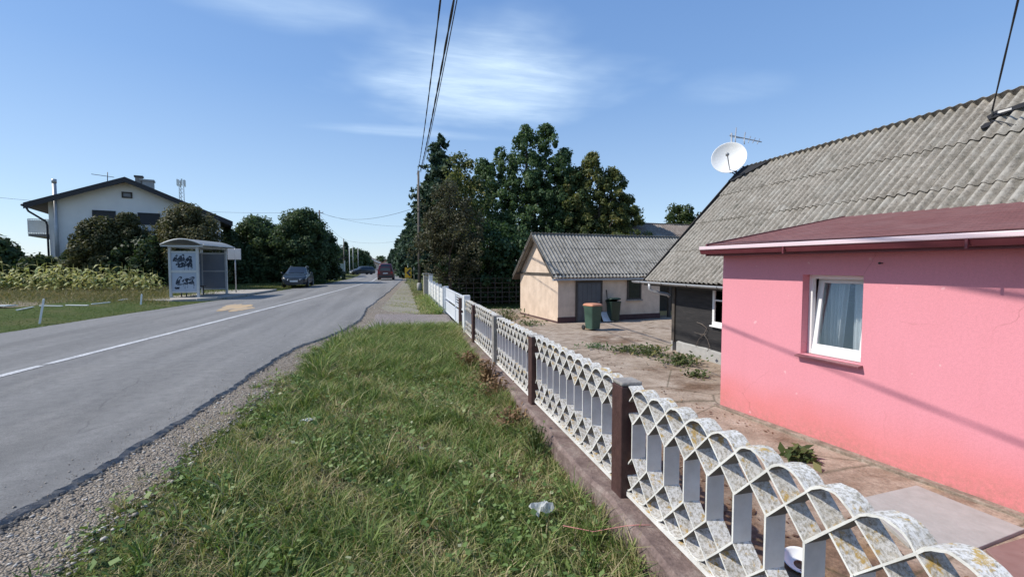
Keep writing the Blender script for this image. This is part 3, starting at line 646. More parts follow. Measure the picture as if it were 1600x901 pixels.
# ------------------------------------------------------------------ patterned concrete fence
FX, PIT = 1.55, 2.28
def make_panel_mesh(name, nb=11, seed=1):
    jr = random.Random(seed)
    s, t, x0, x1 = .2, .0095, 0, .105; L = nb * s; mb = MB()
    B0, L0, L2, TOP, U2, UB = .29, .53, .735, .795, .080, .026
    def strip(pts):
        out = []
        for i, (a, b) in enumerate(pts):
            p0 = pts[max(i - 1, 0)]; p1 = pts[min(i + 1, len(pts) - 1)]; d = Vector((p1[0] - p0[0], p1[1] - p0[1])).normalized(); n = Vector((-d.y, d.x)) * t * jr.uniform(.38, .66)
            xj = jr.uniform(-.0025, .003)
            out.append([(x0 + .004 + xj, a - n.x, b - n.y), (x0 + .004 + xj, a + n.x, b + n.y), (x1, a + n.x * .8, b + n.y * .8), (x1, a - n.x * .8, b - n.y * .8)])
        vs = [q for o in out for q in o]; fs = []
        for i in range(len(out) - 1):
            for k in range(4): fs.append((i * 4 + k, i * 4 + (k + 1) % 4, i * 4 + 4 + (k + 1) % 4, i * 4 + 4 + k))
        e = (len(out) - 1) * 4; fs += [(3, 2, 1, 0), (e, e + 1, e + 2, e + 3)]
        mb.add(vs, fs)
    def clip(pts):
        run = []
        for i in range(len(pts)):
            a = pts[i]
            inside = -1e-6 <= a[0] <= L + 1e-6
            if inside:
                if not run and i > 0:
                    b = pts[i - 1]; c = 0 if b[0] < 0 else L; k = (c - b[0]) / (a[0] - b[0]) if a[0] != b[0] else 0; run.append((c, b[1] + (a[1] - b[1]) * k))
                run.append(a)
            elif run:
                b = run[-1]; c = 0 if a[0] < 0 else L; k = (c - b[0]) / (a[0] - b[0]); run.append((c, b[1] + (a[1] - b[1]) * k)); break
        if len(run) > 1 and max(q[0] for q in run) - min(q[0] for q in run) > .01: strip(run)
    arc = [(-.1 + .2 * i / 10) for i in range(11)]
    def jit(pts): return [(a, b + jr.uniform(-.0022, .0022)) for a, b in pts]
    for k in range(-4, nb + 1):
        y0 = s / 2 + k * s; c = y0 + .3
        up = [(y0, L0), (y0 + .1, (L0 + L2) / 2)] + [(c + a, L2 + (TOP - t / 2 - L2) * (1 - abs(a / .1) ** 2.1) ** .9) for a in arc] + [(y0 + .5, (L0 + L2) / 2), (y0 + .6, L0)]
        clip(jit(up))
        dn = [(y0, B0), (y0 + .1, (B0 + U2) / 2)] + [(c + a, U2 - (U2 - UB - t / 2) * (1 - abs(a / .1) ** 2.1) ** .9) for a in arc] + [(y0 + .5, (B0 + U2) / 2), (y0 + .6, B0)]
        clip(jit(dn))
    for k in range(nb):
        y = s / 2 + k * s; mb.box(x0 + .002, x1 + .001, y - t * .55, y + t * .55, B0 - .004, L0 + .004)
    mb.box(x0 - .004, x1 + .004, 0, L, 0, .03)
    for y in (0, L - .012): mb.box(x0 + .003, x1 + .002, y, y + .012, .028, .25); mb.box(x0 + .003, x1 + .002, y, y + .012, .60, .74)
    return mb
FT = thing('concrete_fence', 'white lichen spotted concrete fence of interlaced arches on a low plinth', 'fence', (FX, .76, -.03))
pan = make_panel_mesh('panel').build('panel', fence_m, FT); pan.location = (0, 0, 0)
for k in range(-2, 4):
    if k == 0: continue
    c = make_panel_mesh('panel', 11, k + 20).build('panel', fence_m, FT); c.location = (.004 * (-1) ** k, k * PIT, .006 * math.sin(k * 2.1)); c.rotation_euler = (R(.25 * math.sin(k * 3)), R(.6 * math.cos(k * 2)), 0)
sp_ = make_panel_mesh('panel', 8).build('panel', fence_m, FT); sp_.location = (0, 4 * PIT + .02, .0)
rail = fence_m
POSTM = [brown_post, brown_post, brown_post, brown_post, grey_conc, brown_post]
for k in range(-2, 5):
    y = (k + 1) * PIT - .11; m_ = {2: grey_conc}.get(k, brown_post)
    mb = MB(); mb.box(-.05, .11, y - .012, y + .142, -.30, .782)
    po = mb.build('post', m_, FT, bevel=.008)
    if k in (0, 1, 2, -1):
        mb = MB(); mb.box(-.052, .112, y - .014, y + .140, .784, .812 if k == 0 else .796); mb.build('cap', grey_conc, po, bevel=.012)
    if m_ is grey_conc: po['label'] = 'bare grey concrete fence post'
mb = MB(); ys = list(np.arange(-4.8, 11.0, .25)); rows = []
for y in ys:
    j = .012 * math.sin(y * 3.7) + .008 * math.sin(y * 9.1)
    rows.append([(-.155 + j, y, -.75), (-.14 + j, y, -.05 + j * .5), (-.115 + j, y, -.022 + j * .4), (.16, y, -.024), (.175, y, -.06), (.18, y, -.9)])
mb.grid(rows, smooth=False); mb.build('plinth', plinth_m, FT)

# pink string lying over the plinth
a, b = at(935, 725, -.1), at(1080, 690, -.02)
mb = MB(); q = [(1.02, 2.78, -.10), (1.2, 2.70, -.12), (1.38, 2.62, -.062), (1.45, 2.585, -.045), (1.52, 2.55, -.035)]
mb.tube(q, .0028, 5); tag(mb.build('string', mat('pink_string', (.62, .28, .24), (.5, .2, .18), 5, .8)), 'thin pink string lying across the fence plinth', 'string')

# ------------------------------------------------------------------ gate and the fence beyond it
gate_m = mat('white_gate_paint', (.64, .67, .70), (.55, .58, .61), 3, .5)
GT = thing('driveway_gate', 'white metal double gate between the fence and the driveway', 'gate', (1.56, 11.35, -.06))
for y, nm in ((.0, .09), (5.2, .08)):
    mb = MB(); mb.box(-.04, .12, y - .08, y + .08, -.2, .93); mb.build('post', white_paint if y == 0 else gate_m, GT, bevel=.01)
def leaf(y0, y1, slots):
    mb = MB(); mb.box(0, .04, y0, y0 + .05, .04, .88); mb.box(0, .04, y1 - .05, y1, .04, .88)
    for z in (.04, .38, .50, .84): mb.box(.002, .038, y0 + .05, y1 - .05, z, z + .045)
    fr = mb.build('leaf', gate_m, GT)
    mb = MB(); mb.box(.014, .026, y0 + .05, y1 - .05, .085, .38); mb.build('lower_panel', gate_m, fr)
    mb = MB()
    if slots:
        for z in (.57, .64, .71, .78): mb.box(.012, .028, y0 + .05, y1 - .05, z, z + .028)
    else: mb.box(.014, .026, y0 + .05, y1 - .05, .545, .84)
    mb.build('slats' if slots else 'upper_panel', gate_m, fr)
leaf(.10, 1.15, False); leaf(1.17, 2.1, True); leaf(2.13, 5.1, False)
F2 = thing('white_fence', 'white slatted fence with posts beyond the driveway gate', 'fence', (1.52, 16.8, -.06))
for i in range(6):
    y = i * 1.72 + .1
    mb = MB(); mb.box(-.02, .10, y, y + .11, -.2, .90 + .02 * (i % 2)); mb.build('post', white_paint, F2)
    if i < 5:
        mb = MB()
        for z in (.10, .28, .46, .64): mb.box(.02, .055, y + .112, y + 1.718, z, z + .15)
        mb.build('slat_panel', white_paint, F2)
PL = thing('gate_pillar', 'banded pale stone gate pillar at the end of the white fence', 'pillar', (1.5, 27.1, -.2))
mb = MB()
for i in range(6): mb.box(-.18, .18, -.18, .18, i * .215, i * .215 + .195); mb.box(-.165, .165, -.165, .165, i * .215 + .195, i * .215 + .215)
mb.build('shaft', pale_stone_m, PL, bevel=.01); mb = MB(); mb.box(-.22, .22, -.22, .22, 1.291, 1.37); mb.build('cap', pale_conc, PL, bevel=.01)
PL2 = thing('gate_pillar', 'plain white gate pillar just behind the banded one', 'pillar', (1.62, 25.4, -.2))
mb = MB(); mb.box(-.10, .10, -.10, .10, 0, 1.30); mb.build('shaft', white_paint, PL2, bevel=.01); mb = MB(); mb.box(-.13, .13, -.13, .13, 1.301, 1.36); mb.build('cap', pale_conc, PL2)
# dark lattice fence behind, in the neighbour's garden
LF = thing('lattice_fence', 'dark lattice fence under the garden trees', 'fence', (2.4, 26.2, -.6))
mb = MB()
for i in range(14): mb.box(i * .42, i * .42 + .04, 0, .04, 0, 1.5)
for i in range(6): mb.box(.04, 5.5, .042, .07, .1 + i * .27, .14 + i * .27)
mb.build('lattice', timber, LF)

# ------------------------------------------------------------------ corrugated sheets
def corr(mb, org, e, s, length, slope, rows=3, per=.177, amp=.026, cols=6, seed=1, lift=.016, over=.04):
    """corrugated sheets: org at the eave corner, e along the eave, s up the slope"""
    org, e, s = Vector(org), Vector(e).normalized(), Vector(s).normalized(); n = e.cross(s)
    if n.z < 0: n = -n
    rn = random.Random(seed); cw = per * cols; nc = max(1, round(length / cw)); rl = slope / rows; K = 8 * cols
    for r in range(rows):
        for c in range(nc):
            d0 = rn.uniform(-.02, .02); d1 = rn.uniform(.0, .012); tilt = rn.uniform(-.004, .004)
            up, lo = [], []
            for j, (tt, lf) in enumerate(((r * rl - (over if r else rn.uniform(0, .01)) + d0, lift + d1), ((r + .5) * rl, lift * .5 + d1), ((r + 1) * rl + .03, 0 + d1))):
                row, rlow = [], []
                for k in range(K + 3):
                    x = c * cw + k * per / 8
                    if x > length + .02: break
                    if k < 2 and c: continue
                    w = amp * math.cos(2 * math.pi * x / per) + lf + (.003 if k > K else 0) + tilt * k / K
                    p = org + e * x + s * tt; row.append(p + n * w); rlow.append(p + n * (w - .011))
                up.append(row); lo.append(rlow)
            mb.grid(up, True); mb.grid(lo, True)
            mb.grid([lo[0], up[0]], False); mb.grid([up[-1], lo[-1]], False)
            mb.grid([[a[0] for a in lo], [a[0] for a in up]], False); mb.grid([[a[-1] for a in up], [a[-1] for a in lo]], False)

# ------------------------------------------------------------------ old house with the big grey roof
OH = thing('old_house', 'old tarred timber house with a steep grey corrugated roof behind the pink house', 'house', (7.1, 0, 0))
EX, EZ, RX, RZ = 0.0, 1.17, 3.3, 4.58       # local: eave and ridge
sl_v = Vector((RX - EX, 0, RZ - EZ)); SLOPE = sl_v.length
mb = MB(); corr(mb, (EX, -1.5, EZ), (0, 1, 0), sl_v, 14.15, SLOPE + .02, rows=4, seed=4, amp=.030, lift=.024)
roof = mb.build('roof', corr_m, OH)
mb = MB(); corr(mb, (2 * RX, -1.5, EZ), (0, 1, 0), (-(RX), 0, RZ - EZ), 14.15, SLOPE + .07, rows=3, seed=5); bk = mb.build('back_slope', corr_m, roof)
mb = MB(); mb.bar((EX + .05, 12.60, EZ - .06), (RX, 12.60, RZ - .06), .03, .12); mb.bar((2 * RX - .05, 12.60, EZ - .06), (RX, 12.60, RZ - .06), .03, .12); mb.build('verge_board', timber, roof)
# battens / rafters ends under the eave
mb = MB(); mb.box(.04, .07, -1.5, 12.55, EZ - .15, EZ - .045); mb.build('eave_board', timber, roof)
mb = MB(); mb.prism([(.48, 11.6, YZ + .3), (.48, -1.2, YZ + .3), (.48, -1.2, 1.2), (.48, 11.6, 1.2)], (.12, 0, 0)); mb.build('timber_wall', boards_m, OH)
mb = MB(); mb.prism([(.61, 11.58, YZ - .1), (6.1, 11.58, YZ - .1), (6.1, 11.58, 1.2), (RX, 11.58, 4.4), (.61, 11.58, 1.3)], (0, -.15, 0)); mb.build('gable_wall', boards_m, OH)
mb = MB(); mb.box(.44, .47, 11.55, 11.68, YZ + .25, 1.1); mb.box(.47, .62, 11.601, 11.68, YZ + .25, 1.1); mb.build('corner_post', timber, OH)
mb = MB(); rows = []
for y in np.arange(-1.2, 11.66, .3):
    j = .012 * math.sin(y * 5) + .01 * math.sin(y * 13); rows.append([(.42 + j * .4, y, YZ - .2), (.42 + j * .4, y, YZ + .27 + j), (.50, y, YZ + .305 + j)])
mb.grid(rows, False); mb.box(.43, .70, 11.6, 11.66, YZ - .2, YZ + .27); mb.build('plinth', pale_conc, OH)
# window in the timber wall
WO = MB(); y0, y1, z0, z1 = 8.75, 9.93, .13, 1.06; x = .44
for (a, b, c, d) in ((y0, y1, z0, z0 + .09), (y0, y1, z1 - .07, z1), ): WO.box(x, x + .09, a, b, c, d)
for yy in (y0, (y0 + y1) / 2 - .035, y1 - .08): WO.box(x + .002, x + .088, yy, yy + .08, z0 + .09, z1 - .07)
WO.box(x + .01, x + .07, y0 + .08, y1 - .08, z0 + .60, z0 + .64)
wd = WO.build('window', white_pvc, OH, bevel=.006)
mb = MB(); mb.box(x + .04, x + .05, y0 + .05, y1 - .05, z0 + .05, z1 - .05); mb.build('pane', glass_dark, wd)
mb = MB(); mb.box(x - .05, x + .03, y0 - .03, y1 + .03, z0 - .04, z0 - .004); mb.build('sill', white_pvc, wd)
# gutter with brackets and swan neck
mb = MB(); rows = []
for y in np.arange(-1.5, 13.01, .5):
    rows.append([(-.06 + .062 * math.cos(a), y, EZ - .035 - .004 * (12.7 - y) / 3 + .062 * math.sin(a)) for a in np.linspace(math.pi, 2 * math.pi, 9)])
mb.grid(rows); gt = mb.build('gutter', zinc, OH, solid=.005)
for y in np.arange(1.0, 12.6, 1.15):
    mb = MB(); mb.tube([(-.06 + .068 * math.cos(a), y, EZ - .045 + .068 * math.sin(a)) for a in np.linspace(math.pi, 2 * math.pi, 9)] + [(.05, y, EZ - .03)], .008, 5); mb.build('bracket', black_metal, gt)
mb = MB(); mb.tube([(-.06, 12.05, EZ - .09), (-.06, 12.05, EZ - .24), (.02, 12.02, EZ - .32), (.40, 11.86, EZ - .40), (.46, 11.82, EZ - .46)], .045, 10); mb.build('downpipe', zinc, OH)
# broken hole with the cable bracket near the ridge
hp = Vector((9.95 - 7.1, 5.83, 0)); hz = EZ + (RZ - EZ) / RX * hp.x; up_ = sl_v.normalized(); nn_ = Vector((-up_.z, 0, up_.x)); hc = Vector((hp.x, hp.y, hz))
def onroof(y, t, h): return hc + Vector((0, y, 0)) + up_ * t + nn_ * h
mb = MB(); pts = [(-.42, .10), (-.30, .17), (-.12, .12), (.05, .13), (.12, .02), (.05, -.09), (-.10, -.05), (-.25, .02), (-.36, .03)]
mb.prism([onroof(a, b, .062) for a, b in pts], nn_ * .010); mb.prism([onroof(a * .6 + .02, b * .7 - .26, .060) for a, b in pts[2:7]], nn_ * .010); mb.build('hole', dark_m, roof)
mb = MB(); mb.prism([onroof(-.22, .02, .074), (onroof(-.04, .0, .074)), onroof(-.02, .07, .078), onroof(-.20, .07, .078)], nn_ * .012)
mb.build('broken_piece', mat('fresh_break', (.55, .53, .48), (.45, .43, .40), 12, .9), roof)
mb = MB(); mb.tube([onroof(.02, -.12, -.02), onroof(.02, .02, .12), onroof(.02, .04, .16)], .016, 7); mb.tube([onroof(.02, -.1, .05), onroof(-.16, -.22, .06), onroof(-.45, -.43, .05)], .010, 6); mb.build('cable_bracket', black_metal, roof)
# bitumen patch where the dish is fixed
mb = MB(); mb.prism([Vector((RX, 12.4, RZ)) + nn_ * .06, Vector((RX, 11.2, RZ)) + nn_ * .06, Vector((RX, 11.55, RZ)) + nn_ * .06 - up_ * .22, Vector((RX, 12.3, RZ)) + nn_ * .06 - up_ * .62, Vector((RX, 12.5, RZ)) + nn_ * .06 - up_ * .55], nn_ * .015); mb.build('bitumen_patch', dark_m, roof)
# loose cable hanging on the timber wall
mb = MB(); q = [(7.56, 10.55, .12), (7.53, 10.3, .10), (7.53, 10.1, .02), (7.52, 10.2, -.14), (7.52, 10.42, -.32), (7.52, 10.52, -.52)]
mb.tube(q, .008, 6); mb.tube([(7.52, 10.35, -.20), (7.51, 10.2, -.14), (7.51, 10.05, -.25), (7.51, 9.95, -.42), (7.52, 10.05, -.55)], .008, 6)
mb.tube([(7.52, 10.6, -.15), (7.51, 10.3, -.16), (7.51, 10.1, -.13)], .006, 6)
tag(mb.build('cable', mat('grey_cable', (.20, .17, .14), (.15, .12, .10), 8, .8)), 'loose brown cable loop hanging on the black timber wall', 'cable')

# ------------------------------------------------------------------ pink house
PA = math.atan2(.131, .991)
PH = thing('pink_house', 'pink single storey house with a dark red roof edge and one window', 'house', (5.3, 6.72, YZ), PA)
# local: x into the plot, y towards the far end (wall runs from y=0 to y=-9)
PW = 2.60
win = (-2.215, -1.42, 1.165, 2.275)      # y0, y1, z0, z1
y0, y1, z0, z1 = win
mb = MB(); T = .28
mb.box(0, T, y1, 0, -.3, PW); mb.box(0, T, -9.2, y0, -.3, PW); mb.box(0, T, y0, y1, -.3, z0); mb.box(0, T, y0, y1, z1, PW)
mb.box(T, 2.6, -.28, 0, -.3, PW + .15); mb.box(T, 3.2, -9.2, -8.92, -.3, PW + .15)
mb.build('wall', pink_m, PH)
mb = MB(); mb.box(T + 1.9, T + 1.95, -4.4, -.4, 0, PW); mb.box(T, T + 1.9, -.45, -.4, 0, PW); mb.box(T, T + 1.9, -4.4, -4.35, 0, PW); mb.box(T, T + 1.9, -4.35, -.45, 0, .05); mb.box(T, T + 1.9, -4.35, -.45, PW - .08, PW - .03); mb.build('room', room_m, PH)
# window
rv = .13
mb = MB(); fw = .055
mb.box(rv, rv + .07, y0, y0 + fw, z0, z1); mb.box(rv, rv + .07, y1 - fw, y1, z0, z1); mb.box(rv, rv + .07, y0 + fw, y1 - fw, z0, z0 + fw + .015); mb.box(rv, rv + .07, y0 + fw, y1 - fw, z1 - fw, z1)
wn = mb.build('window', white_pvc, PH, bevel=.006)
sw = bpy.data.objects.new('sash', None)
mb = MB(); sy0, sy1, sh = y0 + fw - .012, y1 - fw + .012, z1 - z0 - 2 * fw + .01; b = .075
mb.box(-.03, .035, sy0, sy0 + b, 0, sh); mb.box(-.03, .035, sy1 - b, sy1, 0, sh); mb.box(-.03, .035, sy0 + b, sy1 - b, 0, b); mb.box(-.03, .035, sy0 + b, sy1 - b, sh - b, sh)
sa = mb.build('sash', white_pvc, wn, bevel=.006); sa.location = (rv + .045, 0, z0 + fw + .012); sa.rotation_euler = (0, R(7.0), 0)
bpy.data.objects.remove(sw)
mb = MB(); mb.box(-.004, .004, sy0 + b - .01, sy1 - b + .01, b - .01, sh - b + .01); gp = mb.build('pane', glass_win, wn); gp.location = sa.location; gp.rotation_euler = sa.rotation_euler
mb = MB(); mb.prism([(-.085, y0 - .03, z0 - .035), (-.085, y0 - .03, z0 - .014), (rv + .01, y0 - .03, z0 + .004), (rv + .01, y0 - .03, z0 - .02)], (0, y1 - y0 + .06, 0)); mb.build('sill', mat('sill_paint', (.26, .10, .11), (.20, .07, .08), 8, .5), wn, bevel=.004)
mb = MB()
def curtain(ya, yb, za, zb, x, gather):
    rows = []
    for i in range(13):
        t = i / 12; zt = za + (zb - za) * t; r = []
        for j in range(61):
            s_ = j / 60; k = gather(t); yy = ya + (yb - ya) * (s_ * k[1] + k[0]); r.append((x + .035 * math.sin(s_ * 46) + .012 * math.sin(s_ * 19 + t * 2), yy, zt))
        rows.append(r)
    mb.grid(rows)
curtain(-1.10, -1.80, z0 - .15, z1 + .1, T + .26, lambda t: (.16 * (1 - t) + .22, .34 + .30 * t))
curtain(-1.80, -2.30, z0 - .15, z1 + .1, T + .22, lambda t: (.0, 1.0))
mb.build('curtain', curtain_m, wn)
# mono pitch roof up to the old roof, with gutter
RP = .178; ex, ez = -.29, PW + .09
L0_, L1_ = -9.5, .05
def rz_(x): return ez + (x - ex) * RP
top = 3.55
mb = MB(); mb.prism([(ex, L1_, ez), (top, L1_, rz_(top)), (top, L1_, rz_(top) + .05), (ex, L1_, ez + .05)], (0, L0_ - L1_, 0)); rf = mb.build('roof', shingle_m, PH)
mb = MB(); mb.prism([(ex - .02, L1_ + .001, ez - .13), (ex + .02, L1_ + .001, ez - .13), (top, L1_ + .001, rz_(top) - .10), (top, L1_ + .001, rz_(top) + .065), (ex - .02, L1_ + .001, ez + .07)], (0, .03, 0)); mb.build('verge_board', fascia_m, rf)
mb = MB(); mb.box(ex + .0, .02, L0_, L1_ - .01, ez - .13, ez - .115); mb.build('soffit', fascia_m, rf)
mb = MB(); mb.box(ex + .001, ex + .03, L0_, L1_, ez - .114, ez - .004); mb.build('fascia', fascia_m, rf)
mb = MB(); gx0 = ex - .125
mb.prism([(gx0, L1_ + .06, ez - .03), (gx0 + .03, L1_ + .06, ez - .10), (ex - .003, L1_ + .06, ez - .10), (ex - .003, L1_ + .06, ez - .09), (gx0 + .04, L1_ + .06, ez - .09), (gx0 + .012, L1_ + .06, ez - .03)], (0, L0_ - L1_, 0))
gu = mb.build('gutter', fascia_m, PH, bevel=.004)
mb = MB(); mb.box(gx0 - .012, gx0 + .022, L0_, L1_ + .06, ez - .029, ez + .026); mb.build('glare_lip', glare_lip_m, gu, bevel=.008)  # pale strip paints the bright glare along the gutter's top edge
for k in range(5):
    mb = MB(); y = -1.45 - k * 1.95; mb.box(gx0 - .018, gx0 + .002, y, y + .022, ez - .125, ez - .03); mb.build('bracket', fascia_m, gu)
mb = MB(); mb.lathe([(0, -.02), (.013, -.02), (.014, -.005), (.007, 0), (.007, .05), (0, .05)], 10, (-.045, -2.42, PW - .17), (1, 0, 0)); mb.build('bolt', black_metal, PH)
mb = MB(); mb.box(-.10, 0, -9.2, .08, -.02, .035); rows = []
mb.build('footing', M_plinth('footing_concrete', (.16, .12, .09), (.28, .22, .17), (.45, .38, .31)), PH, bevel=.01)

# slabs near the pink house
def slab(name, poly, z, m, label, th=.04):
    mb = MB(); mb.prism([(p[0], p[1], z - th) for p in poly], (0, 0, th)); return tag(mb.build(name, m, bevel=.006), label, 'slab', kind='structure')
P_ = [at(u, v, YZ + .03) for u, v in ((1340, 779), (1432, 758), (1602, 826), (1512, 862), (1420, 850))]
slab('paving_slab', P_, YZ + .035, pale_conc, 'pale concrete slab at the foot of the pink wall')
P_ = [at(u, v, YZ + .02) for u, v in ((1540, 858), (1640, 828), (1760, 900), (1640, 960))]
slab('brown_slab', P_, YZ + .028, tile_brown, 'brown painted slab beside the pink wall')

# ------------------------------------------------------------------ dish and aerial on the roof
dc = atd(1139, 247, 14.45); DH = thing('satellite_dish', 'large round white satellite dish at the far end of the grey roof ridge', 'dish', (10.35, 12.42, 4.55))
loc = dc - Vector((10.35, 12.42, 4.55)); dn = Vector((-.66, -.70, .26)).normalized(); Rd = .495
mb = MB(); prof = [(0, 0)] + [(Rd * t, .16 * t * t) for t in (.25, .5, .75, .9, 1)] + [(Rd + .012, .165), (Rd + .012, .15), (Rd * .75, .075), (Rd * .4, .012), (0, -.016)]
mb.lathe(prof, 40, loc - dn * .12, dn); mb.build('dish', dish_white, DH)
mb = MB(); bs = loc + dn * .03 + rot_between((0, 0, 1), dn) @ Vector((0, 0, 0)); low = loc - Vector((0, 0, 1)) * Rd * .93 + dn * .02 + Vector((.06, 0, 0))
foc = loc + dn * .62 + Vector((0, 0, -.17)); mb.tube([low, foc], .017, 8); mb.build('arm', zinc, DH)
mb = MB(); mb.lathe([(0, -.07), (.035, -.07), (.05, -.02), (.055, .05), (.04, .08), (0, .08)], 12, foc, (loc - foc).normalized()); mb.build('receiver', grey_paint, DH)
mb = MB(); mb.tube([(.0, .0, -.1), loc - dn * .2 - Vector((0, 0, .25)), loc - dn * .15], .028, 8); mb.tube([(-.25, -.25, -.25), loc - dn * .2 - Vector((0, 0, .3))], .018, 6); mb.build('mast', black_metal, DH)
AN = thing('aerial', 'thin metal television aerial behind the satellite dish', 'aerial', (10.75, 12.75, 4.3))
def AL(u, v, d=14.95): return atd(u, v, d) - Vector((10.75, 12.75, 4.3))
mb = MB(); mb.tube([(0, 0, -.1), AL(1143, 255), AL(1143, 208)], .026, 6); mb.build('mast', zinc, AN)
mb = MB(); mb.bar(AL(1140, 211.5), AL(1190, 222), .028); mb.tube([AL(1141, 214), AL(1165, 217)], .007, 5); mb.build('boom', zinc, AN)
for i, (u, v, hl) in enumerate(((1149, 213, 13), (1163, 216, 9), (1171, 218, 5), (1178, 219.5, 4), (1185, 221, 4))):
    mb = MB(); mb.tube([atd(u + (1.5 if i < 2 else 2), v - hl, 14.95 + .15) - Vector((10.75, 12.75, 4.3)), AL(u, v), atd(u - (0 if i < 2 else 2), v + hl, 14.8) - Vector((10.75, 12.75, 4.3))], .018 if i < 2 else .012, 6); mb.build('element', zinc, AN)

# ------------------------------------------------------------------ cream outbuilding
GA = thing('outbuilding', 'cream rendered outbuilding with a grey corrugated gable roof', 'outbuilding', (6.4, 18.2, YZ), PA)
gl, gw = 5.2, 4.15; weh, wrh = 2.08, 3.87 - .02      # length, depth, eave and ridge heights above the yard
mb = MB(); th = .2
mb.prism([(0, 0, -.3), (gl, 0, -.3), (gl, 0, weh), (0, 0, weh)], (0, th, 0))
mb.prism([(0, th, -.3), (0, gw, -.3), (0, gw, weh), (0, gw / 2, wrh - .06), (0, th, weh + .1)], (th, 0, 0))
mb.prism([(gl, th, -.3), (gl, gw, -.3), (gl, gw, weh), (gl, gw / 2, wrh - .06), (gl, th, weh + .1)], (-th, 0, 0))
mb.box(th, 9.4, gw - th, gw - .001, -.3, weh)
mb.build('wall', cream_m, GA)
mb = MB(); sv = Vector((0, gw / 2, wrh - weh)); ov = .28; svn = sv.normalized(); o_ = Vector((-.33, 0, weh)) - svn * ov
corr(mb, o_, (1, 0, 0), sv, 9.9, sv.length + ov + .02, rows=3, seed=11); rf = mb.build('roof', corr2_m, GA)
mb = MB(); corr(mb, Vector((-.33, gw, weh)) - Vector((0, -gw / 2, wrh - weh)).normalized() * ov, (1, 0, 0), (0, -gw / 2, wrh - weh), 9.9, sv.length + ov + .05, rows=3, seed=12); mb.build('back_slope', corr2_m, rf)
mb = MB()
for s_ in (0, 1):
    a = Vector((-.31, 0 if s_ == 0 else gw, weh)); d_ = Vector((0, gw / 2 * (1 if s_ == 0 else -1), wrh - weh)); mb.bar(a - d_.normalized() * ov - Vector((0, 0, .07)), a + d_ - Vector((0, 0, .07)), .025, .11)
mb.build('verge_board', timber, rf)
mb = MB(); mb.prism([(-.33, gw, weh - .12), (-.33, gw + .28, weh - .36), (-.33, gw + .28, weh - .30), (-.33, gw, weh - .06)], (.5, 0, 0)); mb.build('eave_board', timber, rf)
mb = MB(); mb.box(-.33, 9.5, -.24, -.12, weh - .30, weh - .22); mb.build('gutter', zinc, GA, bevel=.01)
mb = MB(); mb.box(-.33, 9.5, -.10, -.02, weh - .16, weh - .02); mb.build('wall_plate', timber, GA)
mb = MB(); mb.box(-.07, -.004, -.15, gw + .05, weh - .07, weh + .01); mb.build('band', timber, GA)
mb = MB(); mb.box(-.025, gl + .02, -.025, -.004, -.1, .24); mb.box(-.025, -.004, -.004, gw, -.1, .07); mb.build('plinth', brown_plinth, GA)
mb = MB(); mb.box(.90, 2.04, -.05, -.006, .02, 1.68); dr = mb.build('door', mat('grey_door', (.11, .115, .12), (.09, .092, .095), 3, .6), GA, bevel=.01)
mb = MB(); mb.box(1.88, 1.98, -.085, -.064, .82, .85); mb.build('handle', zinc, dr)
mb = MB()
for i in range(5): mb.box(.93 + i * .216, .93 + i * .216 + .206, -.062, -.051, .04, 1.64)
mb.build('boards', MATS['grey_door'], dr)
mb = MB(); mb.box(.82, .895, -.058, -.004, .02, 1.76); mb.box(2.045, 2.12, -.058, -.004, .02, 1.76); mb.box(.895, 2.045, -.058, -.004, 1.685, 1.76); mb.build('frame', timber, dr)
mb = MB()
for a, b, c, d in ((3.41, 4.15, .90, .96), (3.41, 4.15, 1.74, 1.80)): mb.box(a, b, -.05, -.005, c, d)
for a in (3.41, 4.08): mb.box(a, a + .07, -.05, -.005, .96, 1.74)
wd = mb.build('window', timber, GA); mb = MB(); mb.box(3.47, 4.09, -.03, -.02, .95, 1.75); mb.build('pane', glass_dark, wd)
mb = MB(); mb.box(3.36, 4.2, -.10, -.052, .84, .90); mb.build('sill', grey_conc, wd)
# open bay right of it: dark back, pale kerb
mb = MB(); mb.box(gl + .02, 9.4, 2.2, 2.35, -.3, weh + .3); mb.build('bay_wall', timber, GA)
for x in (.6, 2.6):
    mb = MB(); mb.box(gl + x, gl + x + .12, .1, .22, -.2, weh - .02); mb.build('bay_post', timber, GA)
mb = MB(); mb.box(gl + .03, 9.3, .9, 1.1, -.2, .20); mb.build('bay_kerb', mat('ochre_board', (.42, .33, .16), (.34, .27, .14), 6, .9), GA)
# leaning stick, white board
mb = MB(); q0 = GA.matrix_basis @ Vector((0, 0, 0))
def gal(x, y, z): 
    c, s_ = math.cos(PA), math.sin(PA); return (6.4 + x * c - y * s_, 18.2 + x * s_ + y * c, YZ + z)
mb.bar(gal(2.36, -.22, 0), gal(2.33, -.03, 1.35), .035, .03); tag(mb.build('stick', timber), 'thin dark stick leaning on the cream front wall', 'stick')
mb = MB(); mb.prism([gal(1.95, -.42, .02), gal(2.42, -.50, .02), gal(2.46, -.12, .36), gal(2.02, -.05, .38)], (0, -.012, .025)); tag(mb.build('white_board', white_paint), 'small white board leaning beside the wheelie bin', 'board')

